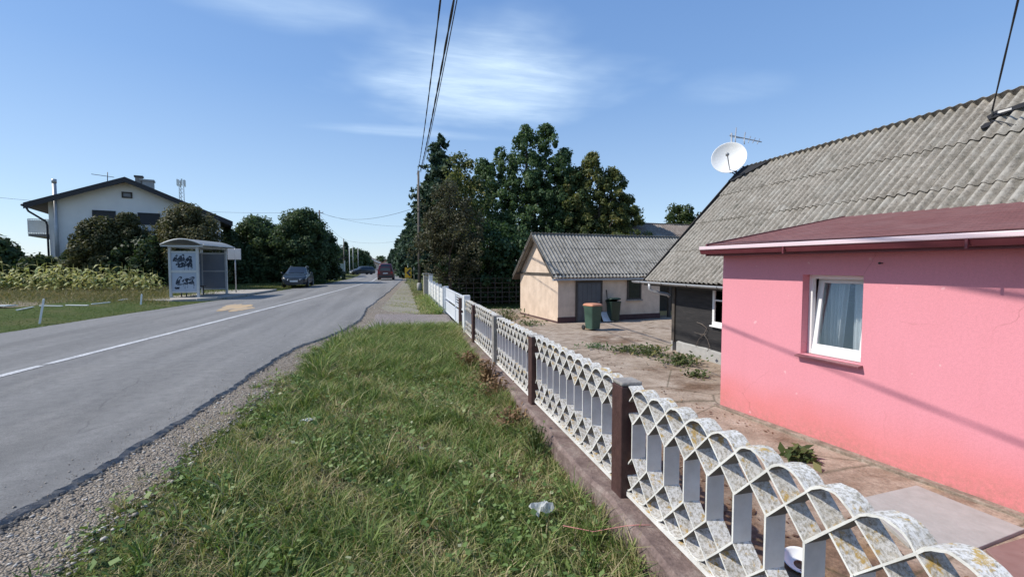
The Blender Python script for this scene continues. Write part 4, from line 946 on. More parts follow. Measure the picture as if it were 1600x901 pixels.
# ------------------------------------------------------------------ wheelie bins
def wheelie_bin(label, loc, rz, body_m, lid_m, s=1.0, open_lid=0):
    t = thing('wheelie_bin', label, 'bin', loc, rz, 'wheelie bins')
    mb = MB(); rows = []
    for z, hw, hd in ((.06, .19, .20), (.12, .195, .21), (.80, .235, .265), (.83, .25, .28), (.88, .25, .28)):
        r = []
        for k in range(24):
            a = 2 * math.pi * k / 24; e = .28; c, s_ = math.cos(a), math.sin(a); r.append((hw * s * math.copysign(abs(c) ** e, c), hd * s * math.copysign(abs(s_) ** e, s_), z * s))
        rows.append(r + [r[0]])
    mb.grid(rows, True); mb.add(rows[0][:-1], [tuple(range(24))]); mb.add([(x * .9, y * .9, z - .02) for x, y, z in rows[-1][:-1]], [tuple(range(24))]); mb.build('body', body_m, t)
    mb = MB(); rows = []
    for z, k_ in ((-.015, 1.04), (.01, 1.06), (.045, .98), (.07, .75), (.078, .3)):
        r = [(.25 * s * k_ * math.copysign(abs(math.cos(a)) ** .3, math.cos(a)), .28 * s * k_ * math.copysign(abs(math.sin(a)) ** .3, math.sin(a)), z * s) for a in np.linspace(0, 2 * math.pi, 25)]; rows.append(r)
    mb.grid(rows, True); mb.add(rows[-1][:-1], [tuple(range(24))]); l = mb.build('lid', lid_m, t); l.location = (0, 0, .895 * s); 
    if open_lid: l.rotation_euler = (R(-open_lid), 0, 0); l.location = (.0, .05, .93 * s)
    mb = MB(); mb.tube([(-.2 * s, .30 * s, .86 * s), (-.2 * s, .34 * s, .87 * s), (.2 * s, .34 * s, .87 * s), (.2 * s, .30 * s, .86 * s)], .016 * s, 6); mb.build('handle', body_m, t)
    for sx in (-1, 1):
        mb = MB(); mb.lathe([(.03, -.025), (.085, -.025), (.095, -.01), (.095, .01), (.085, .025), (.03, .025)], 16, (sx * .235 * s, .23 * s, .095 * s), (1, 0, 0)); mb.build('wheel', black_rubber, t)
    return t
wheelie_bin('green wheelie bin with an orange lid standing in the yard', (6.98, 15.95, yz(6.98, 15.95)), PA + .15, bin_green, lid_orange, 1.04)
wheelie_bin('dark green wheelie bin with a tilted lid against the cream wall', (8.9, 18.15, yz(8.9, 18.15)), PA - .1, bin_dark, bin_dark, 1.0, 12)
b3 = at(537, 437, .02); wheelie_bin('dark wheelie bin at the far road edge beside a white wall', (b3.x, b3.y, .0), .1, bin_dark, bin_dark, 1.0)

# ------------------------------------------------------------------ bus shelter
SA = math.atan2(.996, .085)
BS = thing('bus_shelter', 'grey bus shelter with a curved roof and graffiti on its end panel', 'bus shelter', (-9.25, 24.6, .11), SA)
SL, SD, SH = 2.9, 1.18, 2.36
for (x, y) in ((0, 0), (0, SD), (SL, 0), (SL, SD)):
    mb = MB(); mb.box(x - .05, x + .05, y - .05, y + .05, 0, SH + .06); mb.box(x - .09, x + .09, y - .09, y + .09, 0, .02); mb.build('post', alu, BS, bevel=.006)
mb = MB(); 
for z in (.22, 1.17, 2.10, SH - .02):
    mb.box(-.03, .03, .05, SD - .05, z, z + (.12 if z == 1.17 else .07)); mb.box(SL - .03, SL + .03, .05, SD - .05, z, z + .07)
for z in (.30, 2.12, SH - .02): mb.box(.05, SL - .05, SD - .03, SD + .03, z, z + .06)
mb.box(.05, SL - .05, -.03, .03, SH - .02, SH + .05)
mb.build('frame', alu, BS)
def scribble(mb, org, ex, ez, w, h, seed, nrm, th=.024):
    rn = random.Random(seed); org, ex, ez, nrm = Vector(org), Vector(ex), Vector(ez), Vector(nrm)
    def stroke(pts, wd):
        wd = wd * 1.7
        P = []
        for i in range(len(pts) - 1):
            for k in range(5): t = k / 5; P.append(pts[i] * (1 - t) + pts[i + 1] * t)
        P.append(pts[-1]); P = [sum((P[max(0, min(len(P) - 1, i + j))] for j in (-2, -1, 0, 1, 2)), Vector((0, 0))) / 5 for i in range(len(P))]
        rows = []
        for i, p in enumerate(P):
            d = (P[min(i + 1, len(P) - 1)] - P[max(i - 1, 0)]); d = d.normalized() if d.length else Vector((1, 0)); n = Vector((-d.y, d.x)) * wd * (.6 + .4 * math.sin(i * .9))
            rows.append([org + ex * (p.x + n.x) + ez * (p.y + n.y) + nrm * .004, org + ex * (p.x - n.x) + ez * (p.y - n.y) + nrm * .004])
        mb.grid(rows, False)
    nl = rn.choice((3, 4, 5)); h0_ = h
    for i in range(nl):       # five angular letters, each an outline loop with an inner stroke
        cx = w * (i + .5 + rn.uniform(-.15, .15)) / nl; lw = w / nl * rn.uniform(.4, .8); sk = rn.uniform(-.1, .35) * h; h = h0_ * rn.uniform(.75, 1.25)
        pts = rn.choice((1, 1, -1)) and [Vector((cx - lw * rn.uniform(.5, 1.1), rn.uniform(-.1, .35) * h)), Vector((cx - lw * .6 + sk, rn.uniform(.75, 1.0) * h)), Vector((cx + lw * .7 + sk, rn.uniform(.8, 1.0) * h)), Vector((cx + lw * .3, rn.uniform(.4, .6) * h)), Vector((cx + lw, rn.uniform(.0, .2) * h)), Vector((cx - lw * .5, rn.uniform(.1, .3) * h))]
        stroke(pts, th); stroke([pts[0] + Vector((lw * .5, h * .3)), pts[2] * .6 + pts[3] * .4], th * .8)
    stroke([Vector((w * .1, -.03 * h)), Vector((w * .55, .1 * h)), Vector((w * 1.0, .55 * h)), Vector((w * .97, -.25 * h))], th * .7)
    for i in range(4): x = rn.uniform(.4, 1) * w; stroke([Vector((x, .2 * h)), Vector((x + .01, -.15 * h)), Vector((x, -rn.uniform(.2, .6) * h))], th * .3)
def end_panel(x, z0, z1, gr, m):
    mb = MB(); mb.box(x - .008, x + .008, .052, SD - .052, z0, z1); p_ = mb.build('panel', m, BS)
    for (w0, h0, w, h, sd) in gr:
        mb = MB(); scribble(mb, (x - .009, w0, h0), (0, -1, 0), (0, 0, 1), w, h, sd, (-1, 0, 0)); mb.build('graffiti', ink, p_)
end_panel(0, .292, 1.168, [(1.04, .60, .88, .40, 3), (1.0, .42, .18, .05, 9)], panel_m); end_panel(0, 1.292, 2.098, [(1.02, 1.68, .80, .26, 5), (.92, 1.42, .70, .28, 6)], panel_m)
end_panel(SL, .292, 1.168, [], panel_grey); end_panel(SL, 1.242, 2.098, [], panel_grey)
mb = MB(); mb.box(.052, SL - .052, SD - .008, SD + .008, .362, 2.118); p_ = mb.build('back_panel', panel_grey, BS)
mb = MB(); scribble(mb, (1.75, SD - .009, 1.40), (.9, 0, -.1), (0, 0, 1), .95, .45, 8, (0, -1, 0), .04); mb.build('graffiti', ink, p_)
mb = MB(); rows = []; rb = []
for k in range(13):
    t = k / 12; y = -.36 + (SD + .62) * t; z = SH + .07 + .27 * math.sin(math.pi * t) ** .9; rows.append([(-.24, y, z + .045), (SL + .2, y, z + .045)]); rb.append([(-.24, y, z), (SL + .2, y, z)])
mb.grid(rows); mb.grid([r[::-1] for r in rb]); mb.grid([[r[0] for r in rows], [r[0] for r in rb]], False); mb.grid([[r[1] for r in rb], [r[1] for r in rows]], False); mb.grid([rb[0], rows[0]], False); mb.grid([rows[-1], rb[-1]], False)
rf = mb.build('roof', mat('shelter_roof', (.26, .27, .265), (.20, .21, .21), 3, .6), BS)
mb = MB(); mb.box(-.245, -.20, -.36, SD + .26, SH + .02, SH + .07)
mb.tube([(-.25, -.36 + (SD + .62) * t, SH + .09 + .27 * math.sin(math.pi * t) ** .9) for t in np.linspace(0, 1, 13)], .035, 6); mb.tube([(-.2, -.38, SH + .09), (SL + .16, -.38, SH + .09)], .04, 6); mb.build('rim', alu, rf)
BN = thing('bench', 'dark slatted bench inside the bus shelter', 'bench', (-9.25, 24.6, .11), SA)
mb = MB()
for i in range(3): mb.box(.35, 2.3, .72 + i * .12, .82 + i * .12, .44, .47)
mb.build('seat', timber, BN)
for x in (.5, 2.1):
    mb = MB(); mb.box(x, x + .05, .76, .80, 0, .438); mb.box(x, x + .05, .98, 1.02, 0, .438); mb.box(x + .002, x + .048, .80, .98, .40, .437); mb.build('leg', black_metal, BN)
# raised pavement of the stop
mb = MB(); pv = []
c, s_ = math.cos(SA), math.sin(SA)
def sh(x, y): return (-9.25 + x * c - y * s_, 24.6 + x * s_ + y * c)
poly = [(-1.3, 1.75), (-1.6, .3), (-1.0, -.35), (-.2, -.80), (1.2, -1.0), (5.6, -1.0), (7.5, -.9), (7.5, 1.4), (4.0, 1.75)]
mb.prism([(*sh(x, y), -.02) for x, y in poly], (0, 0, .13)); tag(mb.build('pavement', mat('stop_paving', (.44, .40, .35), (.30, .27, .23), 4, .9, .3), bevel=.015), 'raised concrete pavement of the bus stop', 'pavement', kind='structure')
mb = MB(); ps = [(-1.0, -.37), (-.2, -.83), (1.2, -1.03), (5.6, -1.03), (7.5, -.93)]
for a, b in zip(ps[:-1], ps[1:]): mb.bar((*sh(*a), .05), (*sh(*b), .05), .10, .14)
tag(mb.build('kerb', pale_conc, bevel=.01), 'concrete kerb of the bus stop', 'kerb', kind='structure')
sg = atd(369, 458, 25.7); ST = thing('bus_stop_sign', 'blank pale bus stop board on a pole beside the shelter', 'sign', (sg.x, sg.y, .08), -R(14))
mb = MB(); mb.tube([(0, 0, 0), (0, 0, 2.50)], .03, 10); mb.build('pole', zinc, ST)
mb = MB(); mb.box(-.39, .0, -.05, -.035, 1.86, 2.46); mb.box(.006, .36, -.05, -.035, 1.86, 2.46); mb.build('board', mat('sign_back', (.56, .57, .57), (.48, .49, .50), 5, .5), ST, bevel=.008)

# stakes and edging boards
for k, (u, v, hgt, tilt, lab) in enumerate(((61, 503, .66, .10, 'tilted white wooden stake nearest to the corn'), (220, 476, .44, .02, 'short upright white wooden stake near the bus shelter'))):
    p = at(u, v, .04); mb = MB(); mb.bar((p.x, p.y, gz(p.x, p.y) - .05), (p.x + tilt, p.y + .05, hgt), .05, .045); mb.bar((p.x + tilt - .001, p.y + .049, hgt + .001), (p.x + tilt * 1.02, p.y + .052, hgt + .03), .035, .03)
    tag(mb.build('stake', white_paint, bevel=.004), lab, 'stake', 'white stakes on the lawn')
labs = ['white edging board lying nearest to the left stake', 'long white edging board beyond the left stake', 'white edging board in the middle of the row', 'short white edging board before the right stake', 'tilted white edging board lying off the row']
for (u0, v0, u1, v1), lb in zip(((62, 480, 98, 480), (103, 478.5, 138, 479), (143, 477, 172, 474.5), (186, 471, 200, 468.5), (26, 487, 52, 482)), labs):
    a, b = at(u0, v0, .08), at(u1, v1, .08); mb = MB(); mb.bar((a.x, a.y, gz(a.x, a.y) + .045), (b.x, b.y, gz(b.x, b.y) + .05), .05, .035); tag(mb.build('edging_board', white_paint, bevel=.006), lb, 'board', 'edging boards along the lawn')
a, b = at(-30, 482, .1), at(33, 480, .1); mb = MB(); mb.box(-1.0, 1.0, -.22, .22, 0, .03); mb.box(-.95, .95, -.18, .18, .031, .045)
o = mb.build('board', mat('worn_white_board', (.55, .57, .56), (.42, .45, .44), 6, .7), bevel=.005); o.location = (b.x - 1.1, b.y, gz(b.x - 1, b.y) + .06); o.rotation_euler = (0, R(-1), -R(12)); tag(o, 'wide flat white board lying on the lawn edge by the corn', 'board')

# ------------------------------------------------------------------ cars
def make_car(name, label, loc, rz, L, Wd, Hh, paint, st, lights, group=None, plate_front=True):
    """x forward. st: list of (x, half width, z belt, z roof, roof half width) from the tail to the nose, as fractions"""
    t = thing(name, label, 'car', loc, rz, group)
    xs = np.array([s_[0] for s_ in st]); 
    def par(x): return [float(np.interp(x, xs, [s_[i] for s_ in st])) for i in range(1, 5)]
    def sec(x):
        w, zb, zr, wr = par(x); zb = min(zb, zr)
        return [Vector((x, y, z)) for y, z in ((0, .20), (w * .80, .20), (w * .94, .26), (w, .42), (w * 1.0, (.42 + zb) / 2 + .04), (w * .97, zb), ((w * .97 * .35 + wr * .65), zb + (zr - zb) * .6), (wr, zr - .045 * (zr > zb + .1)), (wr * .80, zr), (0, zr + .025))]
    X = np.unique(np.concatenate([np.linspace(xs[0], xs[-1], 42), xs])); rows = []
    for x in X:
        s_ = sec(x); rows.append([Vector((p.x, -p.y, p.z)) for p in s_[::-1][:-1]] + s_[0:1] + s_[1:] if False else [Vector((p.x, -p.y, p.z)) for p in s_[:0:-1]] + s_)
    mb = MB(); mb.grid([[(p.x, p.y, p.z) for p in r] for r in rows], True); nr = len(rows[0])
    mb.add([tuple(p) for p in rows[0]], [tuple(range(nr))]); mb.add([tuple(p) for p in rows[-1]], [tuple(range(nr))[::-1]])
    body = mb.build('body', paint, t)
    gl = glass_dark
    def side_window(xa, xb, sy):
        mb = MB(); rr = []
        for x in np.linspace(xa, xb, 6):
            s_ = sec(x); a, b, c_ = s_[5], s_[6], s_[7]; p = [a + (b - a) * .12, b, b + (c_ - b) * .80]; rr.append([(q.x, sy * (q.y + .008), q.z) for q in p])
        mb.grid(rr if sy > 0 else [r[::-1] for r in rr]); mb.build('side_window', gl, t)
    def cross_window(xa, xb, nm, inset=.9):
        mb = MB(); rr = []
        for x in np.linspace(xa, xb, 7):
            s_ = sec(x); top, r1 = s_[9], s_[8]; up = .014; rr.append([(x, k * r1.y * inset / .8 * .82, top.z + (r1.z - top.z) * abs(k) + up) for k in (-1, -.6, 0, .6, 1)])
        mb.grid(rr); mb.build(nm, gl, t)
    for a, b in lights['side']:
        for sy in (-1, 1): side_window(a, b, sy)
    cross_window(*lights['windscreen'], 'windscreen'); cross_window(*lights['rear'], 'rear_window')
    rw = .31
    for x in lights['axles']:
        for sy in (-1, 1):
            y = sy * (par(x)[0] - .09)
            mb = MB(); mb.lathe([(.19, -.10), (rw - .02, -.10), (rw, -.07), (rw, .07), (rw - .02, .10), (.19, .10)], 24, (x, y, rw), (0, 1, 0)); wh = mb.build('wheel', black_rubber, t)
            mb = MB(); mb.lathe([(0, -.02), (.06, 0), (.19, .02), (.21, .06), (.21, -.06), (0, -.05)], 16, (x, y + sy * .055, rw), (0, sy, 0)); mb.build('rim', zinc, wh)
            mb = MB(); w_ = par(x)[0]; ring = [(x + (rw + .06) * math.cos(a), sy * (w_ + .004), rw + (rw + .06) * math.sin(a)) for a in np.linspace(-.25, math.pi + .25, 20)]
            ring = [(px, sy * (w_ * (1 if pz > .3 else .97) + .006), max(.21, pz)) for px, _, pz in ring]
            mb.add(ring, [tuple(range(len(ring)))]); mb.build('wheel_arch', black_metal, t)
    xf, xb = xs[-1], xs[0]; wf = par(xf)[0]; wb = par(xb)[0]
    lm = mat('headlight', (.80, .82, .84), (.7, .72, .75), 5, .1); rm = mat('tail_light', (.45, .015, .02), (.35, .01, .015), 5, .25)
    for sy in (-1, 1):
        mb = MB(); zf = par(xf - .12)[1]; mb.add([(xf - .30, sy * (par(xf - .30)[0] + .006), zf - .02), (xf - .03, sy * wf * .86, zf - .06), (xf + .012, sy * wf * .60, zf - .10), (xf + .012, sy * wf * .62, zf - .20), (xf - .02, sy * (wf * .93), zf - .19), (xf - .26, sy * (par(xf - .26)[0] + .008), zf - .12)], [(0, 1, 2, 3, 4, 5) if sy > 0 else (5, 4, 3, 2, 1, 0)]); mb.build('headlight', lm, t)
        mb = MB(); z = lights['tail']; mb.box(xb - .014, xb + .03, min(sy * wb * .97, sy * wb * .72), max(sy * wb * .97, sy * wb * .72), z, z + .22); mb.build('tail_light', rm, t)
        mx = lights['mirror']; w_ = par(mx)[0]; mb = MB(); mb.lathe([(0, -.05), (.06, -.045), (.085, 0), (.07, .05), (0, .06)], 12, (mx, sy * (w_ + .13), par(mx)[1] + .10), (1, 0, 0)); mb.bar((mx, sy * w_ * .95, par(mx)[1] + .03), (mx, sy * (w_ + .1), par(mx)[1] + .08), .04); mb.build('mirror', lights.get('mirror_m', paint), t)
    zf = par(xf - .05)[1]
    mb = MB(); mb.box(xf - .02, xf + .014, -wf * .5, wf * .5, zf - .20, zf - .08); gr = mb.build('grille', black_metal, t)
    mb = MB(); mb.box(xf + .015, xf + .022, -wf * .5, wf * .5, zf - .10, zf - .085); mb.build('chrome_bar', alu, gr)
    mb = MB(); mb.box(xf - .05, xf + .03, -wf * .8, wf * .8, .24, .36); mb.build('air_intake', black_metal, t)
    pm = mat('number_plate', (.78, .78, .76), (.74, .74, .72), 6, .4)
    mb = MB(); mb.box(xf + .031, xf + .04, -.26, .26, .40, .51); mb.build('number_plate', pm, t)
    mb = MB(); mb.box(xb - .02, xb - .012, -.26, .26, lights['tail'] - .02, lights['tail'] + .09); mb.build('number_plate', pm, t)
    mb = MB(); mb.box(xb - .05, xb + .05, -wb * .96, wb * .96, .28, .52); mb.build('rear_bumper', lights.get('bumper', paint), t, bevel=.02)
    if lights.get('rails'):
        for sy in (-1, 1):
            a, b = lights['rails']; mb = MB(); mb.tube([(x, sy * (par(x)[3] - .06), par(x)[2] + (.045 if 0 < i < 5 else .0)) for i, x in enumerate(np.linspace(a, b, 6))], .02, 6); mb.build('roof_rail', alu, t)
    return t
def carpaint(name, c):
    if name in MATS: return MATS[name]
    m, n, b = newmat(name); b.inputs['Base Color'].default_value = (*c, 1); b.inputs['Roughness'].default_value = .28; b.inputs['Coat Weight'].default_value = .35; b.inputs['Coat Roughness'].default_value = .05
    f = n.noise(coords(n), 3, 4); n.l.new(n.mix(n.ramp(f, [(.4, 0), (.7, .25)]), c, tuple(min(1, x * 1.5 + .02) for x in c)), b.inputs['Base Color']); MATS[name] = m; return m
wagon = [(-2.15, .70, .78, .80, .60), (-2.08, .80, .88, 1.05, .62), (-1.85, .85, .93, 1.38, .58), (-1.2, .87, .93, 1.44, .60), (.0, .87, .91, 1.46, .60), (.35, .87, .90, 1.42, .58), (1.05, .86, .90, .98, .70), (1.35, .85, .88, .93, .72), (1.85, .80, .80, .83, .66), (2.08, .70, .68, .70, .55), (2.16, .60, .56, .58, .48)]
pk = atd(457, 447, 32.6)
make_car('parked_car', 'dark grey blue estate car parked on the grass facing the camera', (pk.x, pk.y + 2.0, .055), -math.pi / 2 + .06, 4.3, 1.75, 1.46, carpaint('dark_slate_paint', (.018, .026, .034)), wagon,
         dict(side=[(-1.7, -.95), (-.88, -.05), (.02, .62)], windscreen=(.42, 1.0), rear=(-2.06, -1.9), axles=(-1.32, 1.33), tail=.72, mirror=.72, rails=(-1.6, .1)))
van = [(-2.1, .78, .95, .97, .70), (-2.07, .84, .98, 1.45, .66), (-1.98, .86, 1.0, 1.72, .62), (-1.8, .87, 1.0, 1.80, .62), (.2, .87, .98, 1.80, .62), (.5, .87, .98, 1.72, .60), (1.15, .86, .98, 1.08, .70), (1.4, .85, .96, 1.02, .72), (1.9, .80, .85, .88, .66), (2.1, .66, .62, .64, .5)]
rv_ = atd(603, 437, 50.5)
make_car('red_van', 'dark red van driving away in the right lane', (rv_.x, rv_.y + 2.1, .02), math.pi / 2 - .02, 4.2, 1.75, 1.8, carpaint('red_paint', (.085, .006, .012)), van,
         dict(side=[(-1.75, -.9), (-.8, -.02), (.05, .75)], windscreen=(.55, 1.1), rear=(-2.097, -1.985), axles=(-1.3, 1.35), tail=.72, mirror=.9, bumper=black_metal))
fc = at(566, 429, 0)
make_car('dark_car', 'dark car pulled over far down the left side of the road', (fc.x, fc.y, .02), math.pi + .55, 4.3, 1.75, 1.46, carpaint('dark_paint', (.03, .035, .04)), wagon,
         dict(side=[(-1.7, -.95), (-.88, -.05), (.02, .62)], windscreen=(.42, 1.0), rear=(-2.06, -1.9), axles=(-1.32, 1.33), tail=.72, mirror=.72))

# ------------------------------------------------------------------ white house across the road
HA = math.atan2(.322, .947); HP = Vector((-22.8, 35.4, 0))
HO = thing('white_house', 'white two storey gable house with a dark roof across the road', 'house', (HP.x, HP.y, .05), HA)
he, hn = Vector((math.cos(HA), math.sin(HA), 0)), Vector((-math.sin(HA), math.cos(HA), 0))
wp = HP + hn * .7
def hl(u, v, off=.7):
    q = onplane(u, v, HP + hn * off, hn) - HP; return q.dot(he), q.z - .05
RIDX, RIDZ, LZ, RZ2, HWid, HD = 4.95, 7.55, 5.45, 4.85, 11.15, 10.5
mb = MB(); mb.prism([(.95, .7, -.3), (10.35, .7, -.3), (10.35, .7, RZ2 + .25), (RIDX, .7, RIDZ - .22), (.95, .7, LZ + .28)], (0, HD - 1.4, 0)); mb.build('wall', house_white, HO)
def roofplate(x0, z0, x1, z1):
    mb = MB(); mb.prism([(x0, 0, z0 - .17), (x1, 0, z1 - .17), (x1, 0, z1), (x0, 0, z0)], (0, HD, 0)); return mb
mb = roofplate(0, LZ, RIDX, RIDZ); rf = mb.build('roof', roof_dark, HO); mb = roofplate(RIDX, RIDZ, HWid, RZ2); mb.build('right_slope', roof_dark, rf)
for (u, v0, v1, w, nm) in ((217, 275, 290, .42, 0), (230, 281, 291, .75, 1)):
    x, z = hl(u, v0, 3.2); mb = MB(); mb.box(x - w / 2, x + w / 2, 3.0, 3.0 + w, z - 1.9, z - .12); ch = mb.build('chimney', grey_conc if nm == 0 else pale_conc, rf)
    mb = MB(); mb.box(x - w / 2 - .06, x + w / 2 + .06, 2.94, 3.06 + w, z - .118, z); mb.build('chimney_cap', black_metal if nm == 0 else pale_conc, ch)
def hwin(u0, v0, u1, v1, m, name, fm=timber, split=None):
    x0, z1 = hl(u0, v0); x1, z0 = hl(u1, v1); fr = MB(); f = .09
    for a, b, c_, d in ((x0, x1, z0, z0 + f), (x0, x1, z1 - f, z1)): fr.box(a, b, .63, .699, c_, d)
    for a in (x0, x1 - f): fr.box(a, a + f, .632, .699, z0 + f, z1 - f)
    w = fr.build('window', fm, HO); mb = MB(); mb.box(x0 + f, x1 - f, .66, .69, z0 + f, z1 - f); mb.build(name, m, w); return w
hwin(190, 299.5, 207, 310, mat('attic_pane', (.24, .25, .26), (.2, .2, .22), 4, .4), 'pane')
hwin(144, 328, 182, 361, shutter_m, 'shutter', shutter_m); hwin(215, 332, 251, 352, shutter_m, 'shutter', shutter_m)
x0, z1 = hl(228, 352.5); x1, z0 = hl(251, 368); mb = MB(); mb.box(x0, x1, .60, .698, z0, z1); mb.build('window_box', mat('pale_box', (.55, .56, .55), (.5, .5, .5), 4, .6), HO)
hwin(340, 345, 345, 372, shutter_m, 'pane', white_paint)
x, z = hl(84.5, 280, .45); mb = MB(); mb.tube([(x, .42, .3), (x, .42, z - .25)], .11, 12); mb.tube([(x, .42, z - .25), (x, .42, z)], .13, 12); mb.build('flue', zinc, HO)
mb = MB(); mb.tube([(.02, .35, LZ - .22), (.10, .40, LZ - .45), (.85, .55, LZ - 1.05), (.90, .56, LZ - 1.3), (.90, .56, .2)], .06, 8); mb.build('downpipe', shutter_m, HO)
mb = MB(); mb.tube([(-.06, -.05, LZ - .12), (-.06, HD, LZ - .12)], .08, 8); mb.build('gutter', shutter_m, HO)
mb = MB(); mb.prism([(-.02, -.05, LZ - .34), (RIDX, -.05, RIDZ - .32), (RIDX, -.05, RIDZ + .03), (-.02, -.05, LZ + .03)], (0, .048, 0)); mb.prism([(RIDX + .001, -.05, RIDZ - .32), (HWid + .02, -.05, RZ2 - .34), (HWid + .02, -.05, RZ2 + .03), (RIDX + .001, -.05, RIDZ + .03)], (0, .048, 0)); mb.build('verge_board', shutter_m, rf)
# balconies on the two long sides
def balcony(x0, x1, y0, y1, z):
    mb = MB(); mb.box(x0, x1, y0, y1, z - .16, z); b = mb.build('balcony', mat('balcony_slab', (.16, .16, .16), (.12, .12, .12), 5, .8), HO)
    mb = MB(); n = 12
    for i in range(n + 1):
        x = x0 + (x1 - x0) * i / n; mb.box(x - .015, x + .015, y0 + .02, y0 + .05, z, z + .95)
    for yy in np.arange(y0, y1, .25): xx = x0 if x1 < 5 else x1; mb.box(xx - .015, xx + .015, yy, yy + .03, z, z + .95)
    mb.box(x0, x1, y0 + .01, y0 + .06, z + .95, z + 1.0); mb.box(x0, x1, y0 + .03, y0 + .04, z + .1, z + .9); mb.build('railing', white_paint, b)
xb_, zb_ = hl(44, 365, 2.0); balcony(xb_, .945, 2.0, 7, zb_)
balcony(10.36, 10.95, 3.5, 6.5, 2.1)
AE = thing('aerial', 'thin television aerial on the dark roof of the white house', 'aerial', (0, 0, 0)); p0 = atd(168, 290, 36); AE.location = p0
mb = MB(); q = [atd(168, 290, 36) - p0, atd(168, 269, 36) - p0]; mb.tube(q, .03, 6); mb.build('mast', black_metal, AE)
mb = MB(); mb.bar(atd(143, 272, 36) - p0, atd(178, 277, 36) - p0, .04); mb.build('boom', black_metal, AE)
# cell tower
ct = atd(287, 400, 150); CT = thing('cell_tower', 'lattice phone mast with antennas far behind the white house', 'mast', (ct.x, ct.y, 0))
def ctl(u, v): return atd(u, v, 150) - Vector((ct.x, ct.y, 0))
mb = MB(); zt = ctl(287, 281).z
for k in range(3):
    a = k * 2.094; mb.bar((.9 * math.cos(a), .9 * math.sin(a), 0), (.7 * math.cos(a), .7 * math.sin(a), zt), .12)
for i in range(24):
    z_a, z_b = i * zt / 24, (i + 1) * zt / 24
    for k in range(3):
        a, b = (k + i) * 2.094, (k + i + 1) * 2.094; mb.bar((.8 * math.cos(a), .8 * math.sin(a), z_a), (.8 * math.cos(b), .8 * math.sin(b), z_b), .08)
mb.build('lattice', zinc, CT)
for k in range(6):
    a = k * 1.047; mb = MB(); mb.box(1.1 * math.cos(a) - .17, 1.1 * math.cos(a) + .17, 1.1 * math.sin(a) - .12, 1.1 * math.sin(a) + .12, zt - 2.2 + .4 * (k % 2), zt - .1 + .3 * (k % 2)); mb.build('antenna', white_paint, CT)
# picket fence in front of the white house
pf0, pf1 = atd(-40, 420, 28.9), atd(150, 418, 30.2)
PF = thing('picket_fence', 'weathered white picket fence in front of the white house', 'fence', (pf0.x, pf0.y, .05), math.atan2(pf1.y - pf0.y, pf1.x - pf0.x))
Ln = (pf1 - pf0).length; mb = MB(); x = 0
while x < Ln: mb.box(x, x + .11, -.02, .0, .5, 1.45 + .03 * random.random()); x += .17
mb.build('pickets', mat('old_white_wood', (.42, .40, .38), (.32, .30, .29), 6, .8), PF); mb = MB(); mb.box(0, Ln, .001, .05, .7, .78); mb.box(0, Ln, .001, .05, 1.2, 1.28); mb.build('rails', timber, PF); mb = MB(); mb.box(0, Ln, .0, .12, -.1, .48); mb.build('plinth', timber, PF)

# ------------------------------------------------------------------ trees and shrubs
def clump_leaves(centers, radii, per, size, var0, seed, up=.3, flat=1.0):
    C = np.repeat(centers, per, 0); Rr = np.repeat(radii, per); N = len(C)
    d = RNG.normal(0, 1, (N, 3)); d /= np.linalg.norm(d, axis=1, keepdims=True); rad = Rr * RNG.uniform(.15, 1, N) ** .5
    P = C + d * rad[:, None] * np.array([1, 1, flat]); nn = d + RNG.normal(0, .55, (N, 3)) + np.array([0, 0, up])
    cv = np.repeat(RNG.normal(0, .10, len(centers)), per)
    v = np.clip(var0 + cv + RNG.normal(0, .16, N), 0, 1); s = size * RNG.uniform(.55, 1.35, N); return P, s, nn, v
def crown(name, env, n, cr, per, size, m, parent, var0=.45, inner=.25, up=.3, aspect=1.7, noise_=.25, bias=.62):
    """env(z01, ang) -> horizontal radius; clumps fill an uneven shell and part of the inside"""
    H0, H1 = env['z']; cs, rs = [], []; seed = RNG.uniform(0, 100)
    for i in range(n):
        t = RNG.uniform(0, 1) ** env.get('zp', 1); a = RNG.uniform(0, 2 * np.pi); r = env['r'](t)
        lob = 1 + noise_ * (math.sin(a * 3 + t * 7 + seed) * .6 + math.sin(a * 5 - t * 13 + seed * 2) * .4)
        k = RNG.uniform(bias, 1) if RNG.uniform() > inner else RNG.uniform(.1, bias)
        cx, cy = env.get('c', (0, 0)); cs.append((cx + r * lob * k * math.cos(a), cy + r * lob * k * math.sin(a), H0 + (H1 - H0) * t)); rs.append(cr * RNG.uniform(.6, 1.25))
    P, s, nn, v = clump_leaves(np.array(cs), np.array(rs), per, size, var0, 0, up)
    V, Fq, vv = leaf_cards(P, s, nn, v, aspect)
    return fastmesh(name, V, Fq, 4, m, parent, vv)
def trunk(parent, h, r, m=bark, limbs=6, spread=1.2, lean=0, z0=-.3, lz=.45):
    mb = MB(); mb.tube([(lean * t, lean * .4 * t * t, z0 + (h - z0) * t) for t in np.linspace(0, 1, 7)], [r * (1.25 - .25 * min(1, t * 4)) * (1 - .8 * t) for t in np.linspace(0, 1, 7)], 9)
    for k in range(limbs):
        a = k * 2.4; t = lz + (.9 - lz) * k / max(1, limbs); z = z0 + (h - z0) * t
        b0 = Vector((lean * t, lean * .4 * t * t, z)); e_ = b0 + Vector((math.cos(a), math.sin(a), .75)) * spread * (1.15 - t)
        mb.tube([b0, b0 * .5 + e_ * .5 + Vector((0, 0, -.05)), e_], [r * .45 * (1.1 - t), r * .3 * (1.1 - t), r * .1], 6)
    return mb.build('trunk', m, parent)
YEW = leafmat('yew_foliage', [(0, (0.0253, 0.0455, 0.0177)), (.45, (0.0569, 0.0885, 0.0342)), (.75, (0.1037, 0.1391, 0.0557)), (1, (0.1771, 0.1898, 0.0860))], .6, .32)
